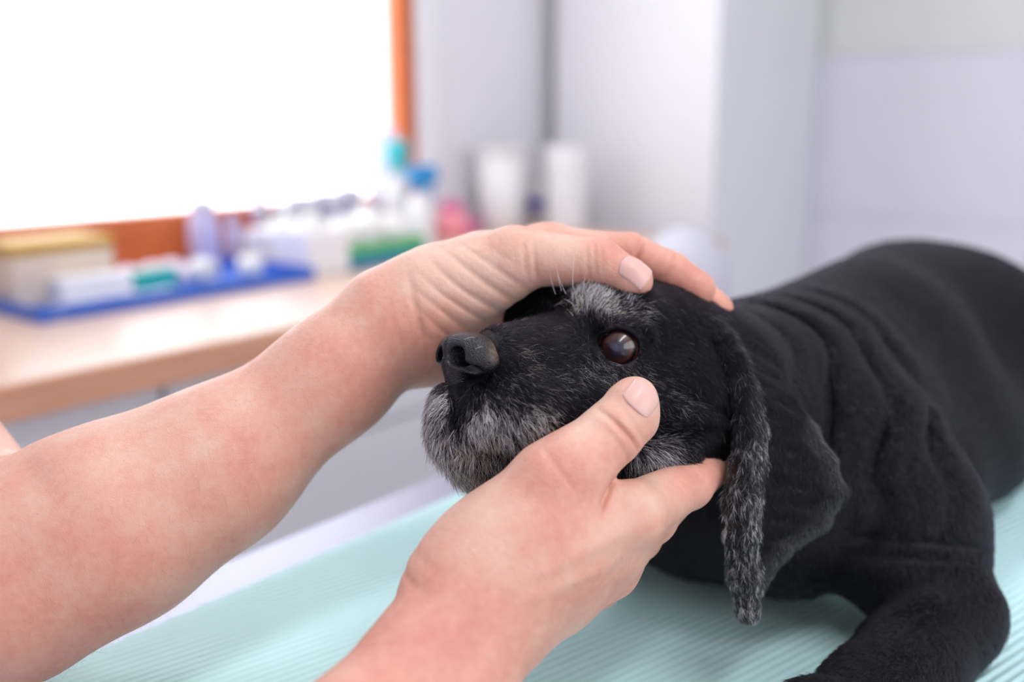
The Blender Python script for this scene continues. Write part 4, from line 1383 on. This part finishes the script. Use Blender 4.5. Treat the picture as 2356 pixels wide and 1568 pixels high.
pb = bottle('pump_bottle', 'tall pump bottle with a round beige knob in front of the window', 'bottle', p_[0], 1.572, 0.020, height_at(683, 455, 1.572), M_BEIGE, M_PWHITE, 0.4)
hh = height_at(683, 455, 1.572)
lathe('pump_stem', [(0, hh), (.0035, hh), (.0035, hh + .03), (0, hh + .03)], M_PWHITE, pb, 12)
lathe('knob', [(0, hh + .028), (.014, hh + .030), (.017, hh + .040), (.014, hh + .051), (0, hh + .054)], M_BEIGE, pb, 18)
for k, (px, w, top) in enumerate(((665, .045, 470), (710, .04, 452), (765, .05, 442), (815, .035, 430))):
    p_ = on_top(px, 1.56)
    c = tag(empty('medicine_box', (p_[0], 1.565, 0.85)), ['leftmost of the row of grey medicine boxes under the window', 'second grey medicine box from the left under the window', 'third grey medicine box from the left under the window', 'rightmost and tallest grey medicine box under the window'][k], 'box', 'grey medicine boxes under the window')
    hgt = height_at(px, top, 1.55)
    child_box(c, 'carton', (-w / 2, -0.016, 0.0), (w / 2, 0.016, hgt), M_GREYL); child_box(c, 'end_flap', (-w / 2 + .002, -0.0165, hgt * .80), (w / 2 - .002, -0.0159, hgt * .97), M_PWHITE, 0)
c = tag(empty('tissue_box', (1.17, 1.475, 0.85), math.radians(3)), 'white tissue box left of the box beside the teal tub', 'box', 'white tissue boxes')
child_box(c, 'body', (-0.06, -0.04, 0.0), (0.06, 0.04, 0.066), M_PAPER); o = pillow('tissue', 0.05, 0.03, 0.02, M_COTTON, c, 5, 16); o.location = (0, 0, 0.0662)
c = tag(empty('tissue_box', (1.138, 1.355, 0.85), math.radians(-2)), 'larger white tissue box standing against the teal tub', 'box', 'white tissue boxes')
child_box(c, 'body', (-0.044, -0.045, 0.0), (0.044, 0.045, 0.076), M_PAPER); o = pillow('tissue', 0.05, 0.04, 0.024, M_COTTON, c, 6, 16); o.location = (0, 0, 0.0762)
tbx = tag(empty('tub', (1.285, 1.375, 0.85)), 'teal and green tub filled with white cotton wool', 'tub')
tray_parts(tbx, 0.20, 0.12, 0.022, 0.004, M_TEAL)
for lo, hi in (((-0.098, -0.0578, 0.0222), (0.098, -0.0545, 0.044)), ((-0.098, 0.0545, 0.0222), (0.098, 0.0578, 0.044)), ((-0.098, -0.0544, 0.0222), (-0.0945, 0.0544, 0.044)), ((0.0945, -0.0544, 0.0222), (0.098, 0.0544, 0.044))):
    child_box(tbx, 'green_wall', lo, hi, M_LEAF, 0.001)
for k, (dx, dy, s, lab) in enumerate(((-0.058, 0.0, 0.036, 'cotton wool ball at the left in the teal tub'), (0.004, 0.004, 0.040, 'biggest cotton wool ball in the middle of the teal tub'), (0.062, -0.004, 0.034, 'cotton wool ball at the right in the teal tub'))):
    bm = bmesh.new(); bmesh.ops.create_icosphere(bm, subdivisions=4, radius=1.0)
    for v in bm.verts:
        n_ = v.co.normalized(); a = 1 + 0.10 * math.sin(5 * n_.x + k) * math.sin(4 * n_.y + 2 * k) + 0.06 * math.sin(9 * n_.z + 3 * n_.x)
        v.co = Vector((n_.x * s * .78, n_.y * s * 1.1, n_.z * s * 1.15)) * a
    o = bm_obj('cotton_ball', bm, M_COTTON, None, True); o.location = (1.285 + dx, 1.375 + dy, 0.8545 + s * 1.2)
    tag(o, lab, 'cotton', 'cotton wool in the tub')

def spray(label, px, y, top_py, r, trig, rz):
    p_ = on_top(px, y); h = height_at(px, top_py, y)
    e = tag(empty('spray_bottle', (p_[0], y, 0.85), rz), label, 'spray bottle', 'spray bottles by the window frame')
    hb = h * 0.72
    lathe('flask', [(0, 0), (r * .93, 0), (r, .006), (r, hb * .55), (r * .8, hb * .75), (r * .4, hb * .95), (r * .38, hb), (0, hb)], M_PWHITE, e)
    lathe('collar', [(0, hb * .98), (r * .48, hb * .98), (r * .48, hb * 1.08), (0, hb * 1.08)], trig, e, 20)
    bm = bmesh.new()
    add_box(bm, (-0.040, -0.012, hb * 1.08), (0.026, 0.012, h), 0.005)
    bm_obj('spray_head', bm, trig, e)
    bm = bmesh.new()
    for a, b in (((-0.022, 0, hb * 1.09), (-0.032, 0, hb * .98)), ((-0.032, 0, hb * .98), (-0.028, 0, hb * .88))):
        v = Vector(b) - Vector(a); add_lathe(bm, [(0, 0), (.005, 0), (.0045, v.length), (0, v.length)], 10, a, v)
    bm_obj('trigger', bm, trig, e)
    lathe('nozzle', [(0, 0), (.007, 0), (.006, .012), (0, .012)], M_PWHITE, e, 14, (-0.040, 0, hb * 1.08 + (h - hb * 1.08) * .5), (-1, 0, 0))
    return e
spray('white spray bottle with a turquoise trigger head under the window frame', 918, 1.50, 322, 0.030, M_CYAN, math.radians(200))
spray('white spray bottle with a blue trigger head left of the pink bottle', 968, 1.40, 380, 0.029, M_SKYBL, math.radians(170))
p_ = on_top(880, 1.57)
o = pillow('plastic_sleeve', 0.11, 0.24, 0.012, M_CLEAR, None, 21); o.rotation_euler = (math.radians(84), 0, math.radians(4)); o.location = (p_[0] + 0.01, 1.565, 0.972)
tag(o, 'clear plastic sleeve leaning against the window frame behind the spray bottles', 'sleeve')
p_ = on_top(1040, 1.50)
bottle('squat_bottle', 'coral pink squat bottle right of the spray bottles', 'bottle', p_[0], 1.50, 0.036, height_at(1040, 462, 1.50), M_PINK, M_MAG, 0.55, 0.2)
p_ = on_top(1085, 1.53)
bottle('squat_bottle', 'short magenta bottle between the coral bottle and the white canister', 'bottle', p_[0], 1.535, 0.022, height_at(1085, 500, 1.535), M_MAG, M_MAG, 0.6, 0.2)
# canisters next to the tall cabinet
p_ = on_top(1152, 1.50); h = height_at(1152, 340, 1.50)
e = tag(empty('canister', (p_[0], 1.50, 0.85)), 'white canister flaring to the top, nearest the window', 'canister')
lathe('body', [(0, 0), (.044, 0), (.047, .004), (.058, h * .93), (0, h * .93)], M_PWHITE, e, 32); lathe('lid', [(0, h * .931), (.061, h * .931), (.061, h * .985), (.056, h), (0, h)], M_PWHITE, e, 32)
p_ = on_top(1300, 1.40); h = height_at(1300, 335, 1.40)
e = tag(empty('paper_towel_roll', (p_[0], 1.40, 0.85)), 'upright white paper towel roll in front of the tall cabinet', 'paper roll')
lathe('paper', [(.020, 0), (.050, 0), (.051, .003), (.051, h - .003), (.050, h), (.020, h)], M_PAPER, e, 36); lathe('core', [(.0195, .001), (.0195, h - .001)], M_CREAM, e, 20)
p_ = on_top(1238, 1.53); h = height_at(1238, 388, 1.53)
bottle('bottle', 'white bottle with an indigo band between the canister and the paper roll', 'bottle', p_[0], 1.53, 0.026, h, M_PWHITE, M_PWHITE, 0.5, 0.16, band=(M_INDIGO, 0.30, 0.56))

# pale bin standing behind the dog
e = tag(empty('waste_bin', (1.585, 0.868, 0.0)), 'tall pale grey waste bin with domed lid behind the hand', 'bin')
lathe('body', [(0, 0), (.072, 0), (.075, .01), (.080, .78), (0, .78)], M_PGREY, e, 36)
lathe('lid', [(.082, .781), (.083, .82), (.075, .87), (.052, .905), (.025, .92), (0, .924)], M_PGREY, e, 36)
child_box(e, 'pedal', (-0.105, -0.02, 0.012), (-0.077, 0.02, 0.022), M_DARK)

# crumpled tissue at the edge of the mat
o = pillow('tissue_scrap', 0.05, 0.045, 0.016, mat('soft_tissue', srgb(226, 214, 226), 0.9, bump=(120, 0.6, 0.003)), None, 33); o.location = tuple(to_world(P(345, 1590, 432))); o.location.z = 0.8505
o.rotation_euler = (0, 0, 0.7)
tag(o, 'crumpled pale tissue on the mat below the forearms', 'tissue')

# ------------------------------------------------------------------ fine hairs on the forearms
M_ARMHAIR = mat('arm_hair', (0.10, 0.055, 0.035, 1), 0.4)
def arm_hairs(co, quads, parent, n, region, flow, seed):
    r = np.random.default_rng(seed)
    vn, area = vnormals(co, quads)
    cen = co[quads].mean(1)
    px, py = to_px(cen)
    w = area * region(px, py, cen)
    f = r.choice(len(w), size=n, p=w / w.sum())
    p = cen[f] + r.normal(0, 0.4, (n, 3)); nn = vn[quads[f, 0]]
    t = np.tile(np.asarray(flow, float), (n, 1)) + r.normal(0, 0.35, (n, 3))
    t -= (t * nn).sum(1, keepdims=True) * nn; t /= np.linalg.norm(t, axis=1, keepdims=True)
    L = r.uniform(3, 8, n)
    K = 5
    pts = np.zeros((n, K, 3)); cur = p - nn * 0.3; pts[:, 0] = cur
    for k in range(1, K):
        a = 0.6 * (1 - k / K) + 0.1
        cur = cur + (t * math.cos(a) + nn * math.sin(a)) * (L / (K - 1))[:, None]
        pts[:, k] = cur
    o = hair_object('arm_hair', pts, np.tile(np.array([0.30, 0.18, 0.12, 1.0]), (n, 1)), np.full(n, 0.019), 'fine brown hairs')
    o.parent = parent; o.matrix_parent_inverse = Matrix.Identity(4)
    return o
arm_hairs(*ARMS[0], 900, lambda px, py, c: np.exp(-((px - 1330) / 160) ** 2 - ((py - 1400) / 90) ** 2) + 0.5 * ((px < 1250) & (py > 1450)) + 0.15 * (px < 1560), (0.3, -0.9, 0.1), 5)
arm_hairs(*ARMS[1], 1300, lambda px, py, c: ((px < 1000) & (py > 700) & (px > -100)) * (0.3 + np.clip((py - 1350 + 0.75 * px) / 500, 0, 1)), (0.4, -0.9, 0.0), 6)
